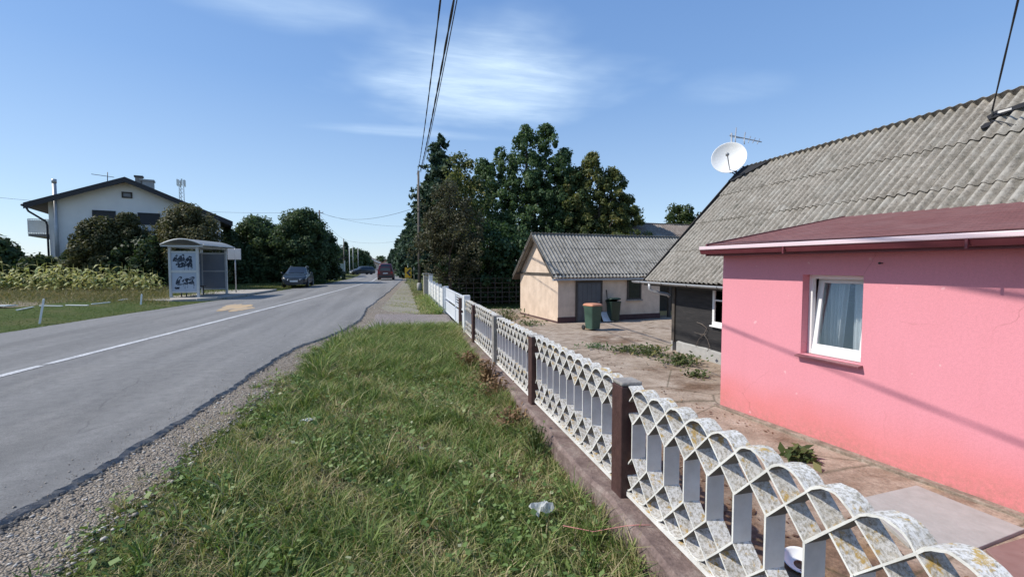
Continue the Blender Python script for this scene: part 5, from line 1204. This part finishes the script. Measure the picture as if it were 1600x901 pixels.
YEWB = leafmat('bronze_foliage', [(0, (0.0281, 0.0367, 0.0140)), (.4, (0.0648, 0.0734, 0.0281)), (.75, (0.1242, 0.1188, 0.0518)), (1, (0.2052, 0.1728, 0.0864))], .6, .32)
THU = leafmat('thuja_foliage', [(0, (0.0317, 0.0582, 0.0238)), (.45, (0.0741, 0.1164, 0.0476)), (.75, (0.1323, 0.1785, 0.0728)), (1, (0.2116, 0.2380, 0.1125))], .6, .34)
SPR = leafmat('spruce_foliage', [(0, (0.0253, 0.0506, 0.0329)), (.5, (0.0569, 0.0987, 0.0633)), (.8, (0.0949, 0.1455, 0.0949)), (1, (0.1518, 0.2024, 0.1391))], .6, .25)
PLM = leafmat('plum_foliage', [(0, (.030, .030, .017)), (.4, (.068, .066, .036)), (.7, (.115, .11, .058)), (1, (.17, .18, .10))], .55, .3)
DEC = leafmat('bright_foliage', [(0, (.03, .05, .015)), (.45, (.07, .10, .03)), (.75, (.125, .15, .05)), (1, (.22, .20, .08))], .55, .3)
BIG = leafmat('tall_tree_foliage', [(0, (0.0331, 0.0690, 0.0276)), (.45, (0.0773, 0.1325, 0.0552)), (.75, (0.1449, 0.2139, 0.0966)), (1, (0.2622, 0.3243, 0.1794))], .5, .40)
AUT = leafmat('turning_foliage', [(0, (0.0370, 0.0566, 0.0222)), (.4, (0.0862, 0.1170, 0.0419)), (.7, (0.1848, 0.1971, 0.0678)), (1, (0.3450, 0.2834, 0.1109))], .55, .42)

def bush(name, label, cat, u, d, r, h, m, var0=.45, n=170, per=60, size=.15, cr=.5, zp=.8, shape=None, group=None, z=.05, leader=True, noise_=.22, base=.05):
    p = atd(u, 430, d); t = thing(name, label, cat, (p.x, p.y, z), 0, group)
    rf = shape or (lambda q: r * (math.sin(math.pi * min(1, .18 + .82 * q) ** 1.0) ** .62))
    crown('crown', dict(z=(base, h), r=rf, zp=zp), n, cr, per, size, m, t, var0, noise_=noise_)
    trunk(t, h * .8, .06 + .035 * r, limbs=5, spread=r * .7); return t
def dome(r): return lambda q: r * math.sqrt(max(0.0, 1 - (q * .97) ** 2.3)) * (.86 + .14 * min(1, q * 5))
def cone(r, p=.8): return lambda q: r * (1 - q * .97) ** p * (.75 + .25 * min(1, q * 6))
bush('yew_bush', 'broad dark round yew bush in front of the white house, left of the two', 'bush', 158, 28.6, 2.2, 4.3, YEWB, .48, 210, 150, .095, .42, shape=lambda q: 1.95 * math.sqrt(max(0, 1 - (q * .97) ** 1.8)) * (.9 + .1 * q))
bush('yew_bush', 'pointed dark yew bush between the round bush and the bus shelter', 'bush', 203, 29.2, 1.5, 4.6, YEWB, .42, 150, 150, .095, .4, shape=cone(1.6, .6))
bush('yew_bush', 'bronze green rounded yew bush right behind the bus shelter', 'bush', 294, 30.0, 2.25, 5.2, YEWB, .66, 210, 150, .095, .5, shape=lambda q: 2.3 * math.sqrt(max(0, 1 - (q * .97) ** 2.0)) * (.9 + .1 * q))
bush('garden_shrub', 'small green shrub by the picket fence of the white house', 'shrub', 62, 27.6, 1.25, 1.95, DEC, .2, 70, 50, .13, .4, shape=dome(1.25))
bush('garden_shrub', 'low dark shrub between the picket fence and the yew bush', 'shrub', 118, 28.3, 1.1, 2.3, YEW, .5, 70, 60, .13, .35, shape=dome(1.1))
bush('garden_tree', 'dark leafy tree at the left end of the picket fence', 'tree', -2, 27.8, 1.3, 3.0, THU, .38, 110, 60, .15, .45, shape=dome(1.35))
bush('thuja_hedge', 'dark rounded hedge behind the bus shelter', 'hedge', 238, 29.0, 2.0, 3.2, YEW, .25, 130, 60, .15, .45, shape=dome(2.1))
bush('thuja_tree', 'rounded dark thuja tree right of the bus stop sign', 'tree', 400, 40.5, 2.6, 5.5, THU, .50, 220, 120, .135, .55, shape=dome(2.75), noise_=.3)
bush('thuja_tree', 'low dark thuja between the bus shelter and the white house corner', 'tree', 350, 38.5, 2.1, 4.0, YEW, .40, 150, 110, .135, .55, shape=dome(2.2))
bush('thuja_tree', 'tall broad thuja tree behind the parked car', 'tree', 474, 41.5, 2.9, 6.2, THU, .42, 270, 120, .135, .55, shape=lambda q: 2.75 * math.sqrt(max(0, 1 - (q * .97) ** 2.6)) * (.95 + .05 * q), noise_=.25)
bush('thuja_tree', 'slim dark thuja at the roadside end of the hedge', 'tree', 506, 43.5, 1.3, 4.6, YEW, .30, 110, 60, .18, .5, shape=dome(1.4))
bush('thuja_tree', 'dark bushy thuja filling the gap behind the two big ones', 'tree', 437, 44, 2.4, 5.0, YEW, .35, 170, 110, .135, .55, shape=dome(2.4))

def spruce(name, label, x, y, z, h, r, m, tiers=22, per=70, size=.16, var0=.5, group=None, droop=.35, base=.05):
    t = thing(name, label, 'tree', (x, y, z), 0, group); Pp, Ss, Nn, Vv = [], [], [], []
    for i in range(tiers):
        q = i / (tiers - 1); zz = h * (base + (.98 - base) * q); rr = r * (1 - q) ** .56 * (.62 + .38 * min(1, q / .22)) + .08; nb = max(5, int(12 * (1 - q) + 4))
        for b in range(nb):
            a = RNG.uniform(0, 2 * np.pi); L_ = rr * RNG.uniform(.65, 1.12); k = int(per * (.35 + .65 * (1 - q)))
            s_ = RNG.uniform(.1, 1, k); cx = np.cos(a) * L_ * s_; cy = np.sin(a) * L_ * s_; cz = zz + RNG.uniform(-.1, .1) - droop * L_ * s_ ** 1.4 + .18 * L_ * s_ ** 3
            wv = .22 * L_ * (1.1 - s_); cx += -np.sin(a) * RNG.normal(0, 1, k) * wv; cy += np.cos(a) * RNG.normal(0, 1, k) * wv; cz += RNG.normal(0, .06, k) - np.abs(RNG.normal(0, .10, k))
            Pp.append(np.column_stack([cx, cy, cz])); Ss.append(size * RNG.uniform(.6, 1.3, k)); Nn.append(RNG.normal(0, .6, (k, 3)) + np.array([np.cos(a) * .4, np.sin(a) * .4, .7])); Vv.append(np.clip(var0 + RNG.normal(0, .08) + RNG.normal(0, .16, k), 0, 1))
    V, Fq, vv = leaf_cards(np.concatenate(Pp), np.concatenate(Ss), np.concatenate(Nn), np.concatenate(Vv), 2.6); fastmesh('crown', V, Fq, 4, m, t, vv)
    mb = MB(); mb.tube([(0, 0, -.3), (0, 0, h * .5), (0, 0, h * .98)], [.05 + h * .016, .03 + h * .008, .015], 8); mb.build('trunk', bark, t); return t
def px(u, d): return atd(u, 430, d)
p = px(689, 33.5); spruce('spruce_tree', 'tall dark spruce with a pointed top beside the road pole', p.x, p.y, -.2, 11.3, 3.3, SPR, 34, 110, .15, .48, base=.16)
p = px(668, 34); spruce('spruce_tree', 'narrow ragged spruce left of the tall pointed one', p.x, p.y, -.15, 8.4, 1.75, SPR, 18, 80, .15, .44, base=.30)

def tree(name, label, u, d, h, z, m, blobs, n, per, size, cr, var0=.45, tr=.2, inner=.25, noise_=.35, cat='tree', aspect=1.6, lean=0, group=None, bias=.55, limbs=7):
    p = px(u, d); t = thing(name, label, cat, (p.x, p.y, z), 0, group); rt = Vector((math.cos(PSI), -math.sin(PSI)))
    Ps, Ss, Ns, Vs = [], [], [], []
    for (du, z0, z1, r, w, shp) in blobs:
        seed = RNG.uniform(0, 100); cs, rs = [], []; off = rt * du
        for i in range(int(n * w)):
            q = RNG.uniform(0, 1); a = RNG.uniform(0, 2 * np.pi); rr = r * shp(q)
            lob = 1 + noise_ * (math.sin(a * 3 + q * 9 + seed) * .55 + math.sin(a * 5 - q * 15 + seed * 2) * .45); k = RNG.uniform(bias, 1) if RNG.uniform() > inner else RNG.uniform(.05, bias)
            cs.append((off.x + rr * lob * k * math.cos(a), off.y + rr * lob * k * math.sin(a), z0 + (z1 - z0) * q)); rs.append(cr * RNG.uniform(.5, 1.3))
        a_ = clump_leaves(np.array(cs), np.array(rs), per, size, var0, 0); Ps.append(a_[0]); Ss.append(a_[1]); Ns.append(a_[2]); Vs.append(a_[3])
    V, Fq, vv = leaf_cards(np.concatenate(Ps), np.concatenate(Ss), np.concatenate(Ns), np.concatenate(Vs), aspect); fastmesh('crown', V, Fq, 4, m, t, vv)
    trunk(t, h * .85, tr, limbs=limbs, spread=h * .26, lean=lean, lz=.25); return t
egg = lambda q: math.sqrt(max(0.02, math.sin(math.pi * (q * .93 + .05))))
flame = lambda q: max(.05, (math.sin(math.pi * (.12 + .86 * q)) ** .75))
tree('cypress_tree', 'huge dark evergreen with several upright plumes behind the outbuilding', 822, 36.5, 13, -.3, BIG,
     [(-.1, 2, 12.7, 2.0, 1.2, flame), (1.6, 2, 12.8, 1.9, 1.1, flame), (-2.0, 1, 11.0, 2.0, 1.1, flame), (3.0, 1, 10.9, 1.9, 1.0, flame), (-3.3, .5, 10.0, 2.0, 1.0, flame), (0.4, 1, 8.8, 3.8, 1.6, egg)], 165, 80, .13, .36, .5, .3, noise_=.42, inner=.18)
tree('turning_tree', 'evergreen with yellowing foliage right of the huge dark one', 936, 36, 10.5, -.3, AUT,
     [(-.6, 1.5, 10.4, 2.1, 1.1, flame), (.9, 1, 9.2, 2.0, 1.1, flame), (-1.9, .5, 9.0, 1.9, 1.0, flame), (2.0, .5, 7.3, 1.7, .9, egg), (1.2, 0, 6.0, 2.4, 1, egg)], 175, 75, .13, .36, .52, .25, noise_=.42, inner=.18)
tree('dark_garden_tree', 'dark tree standing between the two large evergreens', 888, 38.5, 9.5, -.3, BIG, [(0, .5, 9.8, 2.7, 1.5, flame)], 150, 95, .135, .5, .38, .22)
tree('plum_tree', 'purple brown plum tree beside the white fence, in front of the spruce', 703, 26.5, 7.2, -.3, PLM,
     [(0, 1.0, 6.4, 1.8, 1.2, egg), (-.9, 2.3, 4.8, 1.1, .7, egg), (.9, 1.0, 5.4, 1.2, .7, egg), (-.1, 3, 6.6, 1.0, .4, egg)], 95, 52, .085, .36, .50, .10, inner=.3, noise_=.5)
tree('ash_tree', 'sparse yellow green tree between the spruce and the huge evergreen', 727, 30.5, 8.8, -.3, AUT, [(-.3, 3, 9.1, 1.2, 1.1, egg), (.7, 3.2, 7.6, 1.0, .7, egg)], 85, 42,   .12, .45, .5, .12, inner=.3, noise_=.5)
tree('lilac_bush', 'dark leafy lilac bush behind the driveway gate', 765, 28, 4.5, -.5, BIG, [(0, .1, 4.6, 1.6, 1.3, egg), (1.4, .1, 3.6, 1.4, 1.0, egg), (-1.6, .1, 3.4, 1.4, 1.0, egg)], 80, 55, .14, .45, .16, .12, cat='bush')
tree('laurel_bush', 'dark laurel bush beside the left wall of the outbuilding', 800, 29.5, 4.2, -.5, BIG, [(0, .0, 4.4, 1.5, 1.2, egg), (-1.2, 0, 3, 1.2, .9, egg)], 70, 55, .14, .45, .12, .10, cat='bush')
tree('walnut_tree', 'green tree top behind the far brown roof', 1062, 52, 8, -.3, DEC, [(0, 3, 8.4, 2.6, 1.2, egg), (1.8, 3, 7.2, 2, .9, egg)], 110, 45, .2, .6, .35, .2)
# far ones
for (u, d, h, r, lab) in ((632, 78, 7.6, 2.4, 'dark conifer behind the yellow arrow sign, nearest of its row'), (622, 100, 7.4, 2.0, 'dark conifer in the row beyond the yellow arrow sign'), (641, 62, 8.6, 2.3, 'dark conifer between the road pole and the arrow sign'), (613, 120, 5.8, 1.9, 'small dark conifer above the red van'), (541, 96, 6.4, 1.6, 'pointed dark conifer behind the far wooden pole')):
    p = px(u, d); spruce('conifer_tree', lab, p.x, p.y, 0, h, r, SPR, 16, 42, .34, .35, 'conifers far along the road')
for (u, d, h, r, lab) in ((556, 112, 5.2, 3.4, 'round dark tree far along the left side of the road'), (569, 118, 4.8, 2.6, 'round dark tree at the right end of the far left row'), (530, 88, 4.2, 3.0, 'dark tree behind the white carport'), (596, 230, 6, 4, 'small hazy tree at the end of the road'), (512, 70, 3.9, 2.6, 'dark shrubby tree beside the white wall')):
    bush('roadside_tree', lab, 'tree', u, d, r, h, THU, .35, 90, 45, .32, .8, shape=dome(r), group='round trees far along the road')

# weed clumps
def weed(u, v, z, r, h, m, n, size, label, flat=False, base=None):
    p = at(u, v, z) if base is None else Vector(base); zz = (yz(p.x, p.y) if z < -.5 else gz(p.x, p.y)); P = np.column_stack([RNG.normal(0, r * .5, n), RNG.normal(0, r * .5, n), RNG.uniform(.01, h, n)])
    V, Fq, vv = leaf_cards(P, size * RNG.uniform(.5, 1.3, n), RNG.normal(0, .5, (n, 3)) + np.array([-.3, 0, .8]), np.clip(RNG.normal(.5, .2, n), 0, 1), 2.0)
    k0 = len(V); B = P * np.array([.12, .12, 0]); S = np.stack([B - [.002, 0, 0], B + [.002, 0, 0], P + [.002, 0, 0], P - [.002, 0, 0]], 1).reshape(-1, 3)
    V = np.concatenate([V, S]); Fq = np.concatenate([Fq, k0 + np.arange(len(S)).reshape(-1, 4)]); vv = np.concatenate([vv, np.full(len(S), .5)])
    o = fastmesh('weed_clump', V, Fq, 4, m, None, vv); o.location = (p.x, p.y, zz); return tag(o, label, 'weed', 'weed clumps')
RED = leafmat('rusty_weed', [(0, (.09, .05, .03)), (.5, (.22, .13, .07)), (1, (.36, .26, .12))], .7, .2)
weed(1244, 716, YZ, .20, .16, DEC, 70, .075, 'leafy green weed clump in the yard beside the nearest fence panel')
weed(1063, 590 - 22, YZ, .5, .22, DEC, 230, .06, 'wide green weed clump in front of the old house plinth')
weed(1012, 553, YZ, .6, .24, AUT, 260, .06, 'yellowish weed clump at the corner of the black timber wall')
weed(975, 549, YZ, .45, .16, DEC, 150, .05, 'low weed clump left of the yellowish one in the yard')
weed(830, 508, YZ, .55, .2, DEC, 140, .06, 'green weed clump at the corner of the cream outbuilding')
weed(790, 492, YZ + .2, 1.0, .5, DEC, 300, .07, 'tall green weed clump in the yard behind the fence posts')
weed(930, 543, YZ, .5, .12, BIG, 130, .05, 'thin weed clump along a crack in the yard concrete')
weed(1090, 588, YZ, .3, .14, DEC, 90, .05, 'small weed clump under the hanging cable')
weed(772, 600, -.2, .16, .42, RED, 220, .035, 'rusty dried weed clump against the fence plinth', base=(1.28, 6.9, 0))
weed(790, 630, -.2, .22, .30, RED, 220, .03, 'pale dried weed clump at the foot of the fence', base=(1.26, 6.2, 0))
weed(700, 570, -.2, .2, .38, RED, 200, .035, 'orange dried weed clump in the tall verge grass', base=(1.15, 7.9, 0))
weed(880, 690, -.2, .14, .30, DEC, 160, .022, 'dark green weed clump leaning over the plinth', base=(1.28, 4.25, 0))
weed(845, 660, -.2, .2, .22, RED, 240, .03, 'reddish dried weed clump under the second brown post', base=(1.22, 5.0, 0))
# debris in the yard
N = 5200; x = 1.75 + RNG.exponential(1.5, N); y = RNG.uniform(.4, 15, N); ok = (x < 5.2 + (y - 6.7) * .0 + (y > 6.9) * 3); x, y = x[ok], y[ok]; k_ = pnoise(x, y, 1.3, 3) > -.25 + .12 * (x - 2); x, y = x[k_], y[k_]
zz = np.array([yz(a, b) for a, b in zip(x, y)]) + .012
V, Fq, vv = leaf_cards(np.column_stack([x, y, zz]), RNG.uniform(.012, .045, len(x)), RNG.normal(0, .35, (len(x), 3)) + np.array([0, 0, 1]), RNG.uniform(0, 1, len(x)), 1.8)
tag(fastmesh('fallen_leaves', V, Fq, 4, leafmat('fallen_leaf', [(0, (.06, .035, .022)), (.5, (.16, .09, .055)), (.85, (.28, .18, .11)), (1, (.45, .38, .28))], .8, .05), var=vv), 'brown fallen leaves and crumbs scattered over the yard', 'leaves', kind='stuff')
# corn
CORN = leafmat('corn_leaf', [(0, (.08, .12, .035)), (.3, (.20, .26, .085)), (.6, (.44, .45, .19)), (1, (.60, .52, .29))], .6, .3)
corn_meshes = []
for k in range(5):
    Vs, Fs_, vs_, o_ = [], [], [], 0; H = 1.45 + .12 * k
    def ribbon(pts, ws, val):
        global o_
        for (x, y, z), w, nx_ in zip(pts, ws, range(99)): 
            Vs.append((x - w * side[0], y - w * side[1], z)); Vs.append((x + w * side[0], y + w * side[1], z)); vs_.extend([val, val])
        for i in range(len(pts) - 1): Fs_.append((o_ + 2 * i, o_ + 2 * i + 1, o_ + 2 * i + 3, o_ + 2 * i + 2))
        o_ += 2 * len(pts)
    for a in (0, 1.57):
        side = (math.cos(a), math.sin(a)); ribbon([(0, 0, 0), (0, 0, H * .6), (.02, 0, H)], [.018, .014, .004], .75)
    for i in range(11):
        a = i * 2.4 + random.random() * .8; z = .12 + (H - .3) * i / 11; L_ = random.uniform(.32, .6); side = (-math.sin(a), math.cos(a)); dx, dy = math.cos(a), math.sin(a)
        ribbon([(dx * L_ * t, dy * L_ * t, z + .75 * L_ * t - 1.0 * L_ * t * t) for t in (0, .25, .5, .75, 1)], [.025, .075, .08, .055, .008], min(1, max(0, random.gauss(.60 + .12 * (i < 4), .22))))
    me_o = fastmesh('corn_plant', Vs, Fs_, 4, CORN, None, vs_); corn_meshes.append(me_o)
spots = []
for rw in range(6):
    d = 24.6 + rw * .55; u = -75 + random.random() * 10
    while u < 238:
        if random.random() < .88: spots.append((u + random.uniform(-3, 3), d + random.uniform(-.2, .2)))
        u += 12.0 + (random.random() < .06) * 14
used = 0; used_k = set()
for i, (u, d) in enumerate(spots + [(247, 25.0), (252, 25.3)]):
    k = i % 5; p = px(u, d)
    o = corn_meshes[k] if k not in used_k else corn_meshes[k].copy()
    if k in used_k: COL.objects.link(o)
    used_k.add(k); s_ = random.uniform(.72, 1.05) * (.8 if u > 200 else 1); o.location = (p.x, p.y, gz(p.x, p.y)); o.rotation_euler = (random.uniform(-.08, .08), random.uniform(-.08, .08), random.uniform(0, 6.28)); o.scale = (s_, s_, s_ * random.uniform(.85, 1.05))
    tag(o, 'yellowing corn plant in the field in front of the white house', 'corn', 'corn plants in the field')

# ------------------------------------------------------------------ poles and cables
def pole(label, p, h, r, m, arms=0, name='utility_pole', group='utility poles along the road', base=False):
    t = thing(name, label, 'pole', p, 0, group); mb = MB(); mb.tube([(0, 0, -.3), (0, 0, h)], [r, r * .62], 10); mb.build('shaft', m, t)
    if arms:
        mb = MB(); mb.box(-.45, .45, -.03, .03, h - .35, h - .27); mb.build('crossarm', zinc, t)
        for x in (-.4, 0.05, .4):
            mb = MB(); mb.lathe([(.02, 0), (.02, .05), (.04, .06), (.04, .12), (.02, .14), (0, .14)], 8, (x, 0, h - .27)); mb.build('insulator', white_paint, t)
    if base:
        mb = MB(); mb.lathe([(r + .06, 0), (r + .06, .55), (r + .02, .62), (r * .98, .64)], 12, (0, 0, -.1)); mb.build('base', pale_conc, t)
    return t
pA = atd(655.5, 452, 31.5); pole('old wooden utility pole on a pale base beside the spruce and plum tree', (pA.x, pA.y, -.1), 8.1, .11, wood_pole, 0, base=True)
pole('concrete utility pole behind the viewpoint on the verge', (.76, -.42, -.25), 8.0, .13, conc_pole, 1)
pB = px(501, 57); pole('tall wooden utility pole rising behind the thuja trees', (pB.x, pB.y, 0), 8.4, .14, wood_pole, 1)
pC = px(538, 84); pole('dark leaning wooden utility pole on the left roadside', (pC.x, pC.y, 0), 6.5, .13, wood_pole)
pD = px(546.5, 82); pole('slim white flagpole on the left roadside', (pD.x, pD.y, 0), 4.6, .07, white_paint, name='flagpole', group='thin poles far along the road')
pE = px(552, 86); pole('thin grey lamp post beside the white flagpole', (pE.x, pE.y, 0), 5.4, .07, zinc, name='lamp_post', group='thin poles far along the road')
pF = px(560, 90); pole('thin grey lamp post farthest along the left row', (pF.x, pF.y, 0), 5.2, .07, zinc, name='lamp_post', group='thin poles far along the road')
pG = px(637.5, 58); pole('short pale pole behind the yellow arrow sign', (pG.x, pG.y, 0), 3.1, .06, white_paint, name='lamp_post', group='thin poles far along the road')
pH = px(647, 50); pole('thin pale pole between the arrow sign and the utility pole', (pH.x, pH.y, 0), 2.9, .05, conc_pole, name='lamp_post', group='thin poles far along the road')
def cable(name, a, b, sag, r, label, group=None, twist=0):
    a, b = Vector(a), Vector(b); mb = MB(); n = 40
    def pt(t): return a * (1 - t) + b * t - Vector((0, 0, sag * 4 * t * (1 - t)))
    if not twist: mb.tube([pt(t) for t in np.linspace(0, 1, n)], r, 6)
    else:
        m_ = 160
        for ph in (0, math.pi): mb.tube([pt(t) + Vector((math.cos(t * twist + ph), 0, math.sin(t * twist + ph))) * r * .55 for t in np.linspace(0, 1, m_)], r, 5)
    return tag(mb.build(name, cable_m), label, 'cable', group)
cable('overhead_cable', (pA.x - .1, pA.y, 7.75), (.45, -.42, 5.3), .58, .0105, 'twisted black overhead cable, the left one above the verge', 'overhead cables', 90)
cable('overhead_cable', (pA.x + .1, pA.y, 7.95), (.86, -.42, 6.4), .53, .018, 'twisted black overhead cable, the middle one above the verge', 'overhead cables', 80)
cable('overhead_cable', (pA.x + .16, pA.y, 7.9), (.92, -.42, 6.42), .50, .011, 'thin overhead cable running right beside the middle one', 'overhead cables')
rb_ = Vector((7.1, 0, 0)) + onroof(.02, .04, .15)
cable('service_cable', rb_, (.88, -.39, 7.66), .04, .011, 'black service cable rising from the broken spot of the grey roof', None, 26)
for (a, b, s_, lab) in (((pB.x, pB.y, 8.2), (pA.x, pA.y, 5.6), .9, 'thin far cable crossing the road from the wooden pole, upper one'), ((pB.x, pB.y, 8.1), (pH.x + 2, pH.y + 12, 7.0), .7, 'thin far cable crossing the road from the wooden pole, lower one'), ((pB.x, pB.y, 8.15), (-40, 47, 8.0), .8, 'thin far cable running left from the wooden pole'), ((pC.x, pC.y, 6.3), (pA.x + 1, pA.y + 40, 6.0), .8, 'thin far cable crossing over the red van'), ((pB.x, pB.y, 8.0), (pC.x, pC.y, 6.4), .4, 'thin far cable between the two wooden poles')):
    cable('far_cable', a, b, s_, .012, lab, 'thin cables over the far road')
# arrow sign
ap = atd(638, 438, 45); AS = thing('arrow_sign', 'yellow road sign with a black left pointing arrow on the verge', 'sign', (ap.x, ap.y, 0), -R(8))
mb = MB(); mb.box(-.31, .31, -.012, .012, .42, 1.42); bd_ = mb.build('board', yellow_m, AS, bevel=.01)
mb = MB(); mb.add([(.22, -.014, 1.34), (-.20, -.014, .92), (.22, -.014, .50), (.22, -.014, .78), (.06, -.014, .92), (.22, -.014, 1.06)], [(0, 1, 4, 5), (1, 2, 3, 4)]); mb.build('arrow', black_metal, bd_, solid=.003)
for x in (-.2, .2):
    mb = MB(); mb.tube([(x, .035, -.2), (x, .035, 1.35)], .022, 6); mb.build('post', zinc, AS)

# ------------------------------------------------------------------ far buildings
def far_house(label, p, rz, w, dpt, hw, hr, wm, rm, group='houses far along the road', ch=False):
    t = thing('house', label, 'house', p, rz, group); mb = MB(); mb.prism([(0, 0, -.3), (w, 0, -.3), (w, 0, hw), (w / 2, 0, hr - .1), (0, 0, hw)], (0, dpt, 0)); wl = mb.build('wall', wm, t)
    mb = MB(); mb.prism([(-.4, -.4, hw - .30), (w / 2, -.4, hr - .02), (w / 2, -.4, hr + .12), (-.4, -.4, hw - .16)], (0, dpt + .8, 0)); rf = mb.build('roof', rm, t)
    mb = MB(); mb.prism([(w + .4, -.4, hw - .30), (w / 2, -.4, hr - .02), (w / 2, -.4, hr + .12), (w + .4, -.4, hw - .16)], (0, dpt + .8, 0)); mb.build('right_slope', rm, rf)
    for x in (w * .2, w * .62):
        mb = MB(); mb.box(x, x + w * .16, -.04, -.005, hw * .4, hw * .4 + 1.1); mb.build('window', glass_dark, t)
    return t
red_roof = mat('red_roof', (.22, .07, .05), (.28, .11, .08), 8, .85, .2); brown_roof = M_corr('brown_fibre_cement', (.16, .12, .10), (.23, .175, .15), (.30, .24, .21), .25, axis=0)
# brown roofed building behind the outbuilding
bp = atd(1000, 430, 33.5); t = thing('barn', 'barn with a faded brown corrugated roof behind the outbuilding', 'barn', (bp.x, bp.y, -.52), PA)
mb = MB(); mb.box(.3, 12, .4, 5.4, -.2, 3.6); mb.build('wall', timber, t)
mb = MB(); corr(mb, (0, 0, 3.55), (1, 0, 0), (0, 2.9, 1.95), 12.4, 3.55, rows=2, seed=31); rf = mb.build('roof', brown_roof, t); mb = MB(); corr(mb, (0, 5.8, 3.55), (1, 0, 0), (0, -2.9, 1.95), 12.4, 3.55, rows=2, seed=32); mb.build('back_slope', brown_roof, rf)
p = px(596, 175); far_house('small house with a red roof at the end of the road, left one', (p.x - 8, p.y, 0), .1, 9, 9, 2.6, 4.6, house_white, red_roof)
p = px(600, 150); far_house('low house with a red roof at the end of the road, right one', (p.x - 1.5, p.y + 8, 0), -.3, 6, 8, 2.2, 3.8, cream_m, red_roof)
p = px(577, 140); far_house('cream house with a red roof half hidden behind the far left trees', (p.x - 4, p.y, 0), .3, 8, 9, 2.0, 3.4, cream_m, red_roof)
# white garden wall and carport by the far wheelie bin
wp_ = at(504, 438, 0); mb = MB(); mb.box(0, 1.05, 0, 4.5, -.2, 1.02); mb.box(-.04, 1.09, -.04, 4.54, 1.021, 1.10)
o = mb.build('garden_wall', white_paint); o.location = (wp_.x, wp_.y + .5, 0); o.rotation_euler = (0, 0, .05); tag(o, 'white garden wall at the edge of the thuja trees', 'wall')
cp = at(527, 433, 0); CPT = thing('carport', 'small white carport with a slanted dark roof beside the far bin', 'carport', (cp.x, cp.y, 0), .12)
mb = MB(); mb.box(0, .9, 0, .1, 0, 1.0); mb.box(0, .12, .1, 5, 0, 2.1); mb.box(.95, 1.05, 0, .1, 0, 2.3); mb.build('wall', white_paint, CPT)
mb = MB(); mb.prism([(-2.2, -.3, 1.9), (1.3, -.3, 2.75), (1.3, -.3, 2.85), (-2.2, -.3, 2.0)], (0, 5.4, 0)); mb.build('roof', roof_dark, CPT)
mb = MB(); mb.box(.14, .90, .3, .34, .7, 1.9); mb.build('door', mat('pale_green', (.42, .48, .42), (.36, .42, .36), 5, .7), CPT)
# distant wood closing the horizon
N = 42000; a = RNG.uniform(0, 2 * np.pi, N); rr = RNG.uniform(330, 430, N); hh = RNG.uniform(0, 1, N) ** .8 * (5.5 + 2.2 * np.sin(a * 23) + 1.5 * np.sin(a * 61 + 1))
x, y = rr * np.cos(a), rr * np.sin(a); ok = (y > -60) & ~((np.abs(x + 18) < 9) & (y > 0)); P = np.column_stack([x, y, hh])[ok]
V, Fq, vv = leaf_cards(P, RNG.uniform(2.0, 4.2, len(P)), np.column_stack([-P[:, 0] / 380, -P[:, 1] / 380, .5 + 0 * P[:, 0]]) + RNG.normal(0, .4, P.shape), np.clip(RNG.normal(.45, .2, len(P)), 0, 1), 1.3)
tag(fastmesh('distant_wood', V, Fq, 4, THU, var=vv), 'far off band of trees along the horizon', 'wood', kind='stuff')

# ------------------------------------------------------------------ litter
def litter(name, u, v, z, label, cat, m, pts, th=.004, rz=0):
    p = at(u, v, z); mb = MB(); mb.grid(pts, False); o = mb.build(name, m, None, solid=th); o.location = (p.x, p.y, z); o.rotation_euler = (0, 0, rz); return tag(o, label, cat)
def crumple(w, h, amp, n=6, seed=0):
    rn = random.Random(seed); return [[(w * (i / n - .5) + rn.uniform(-.1, .1) * w / n, h * (j / n - .5) + rn.uniform(-.1, .1) * h / n, rn.uniform(0, amp) + amp * .8 * math.sin(i * 1.1) * math.cos(j * .9)) for i in range(n + 1)] for j in range(n + 1)]
paper = mat('white_paper', (.78, .78, .75), (.70, .70, .66), 12, .8)
litter('paper_scrap', 478, 657, -.10, 'crumpled white paper scrap in the verge grass', 'litter', paper, crumple(.13, .06, .02, seed=1), rz=.3)
bag_m, n_, b_ = newmat('clear_plastic'); b_.inputs['Base Color'].default_value = (.75, .76, .74, 1); b_.inputs['Roughness'].default_value = .25; b_.inputs['Alpha'].default_value = .45
litter('plastic_bag', 846, 798, -.14, 'clear crumpled plastic bag lying in the verge grass', 'litter', bag_m, crumple(.16, .10, .05, seed=2), .002, rz=.5)
litter('paper_scrap', 245, 840, -.10, 'tiny white paper scrap at the lower end of the verge', 'litter', paper, crumple(.04, .03, .01, 4, seed=3))
mb = MB(); mb.lathe([(0, -.03), (.04, -.02), (.05, 0), (.035, .03), (0, .04)], 7, (0, 0, 0), smooth=False); o = mb.build('dark_stone', mat('tar_lump', (.035, .034, .033), (.06, .055, .05), 20, .9, .5)); p = at(131, 785, -.09); o.location = (p.x, p.y, -.07); o.scale = (1, .7, .8); tag(o, 'dark lump of broken asphalt on the gravel shoulder', 'stone')
# broken white plastic bowl behind the near fence panel
p = at(1250, 884, YZ); mb = MB(); rows = []
for i in range(8):
    t = i / 7; rows.append([(.13 * (.35 + .65 * t) * math.cos(a), .13 * (.35 + .65 * t) * math.sin(a), .055 * t * t + .01) for a in np.linspace(-.4, 3.6, 18)])
mb.grid(rows); o = mb.build('broken_bowl', white_pvc, solid=.006); o.location = (p.x, p.y, yz(p.x, p.y)); o.rotation_euler = (.1, -.25, .6); tag(o, 'broken white plastic bowl on the ground behind the fence', 'bowl')
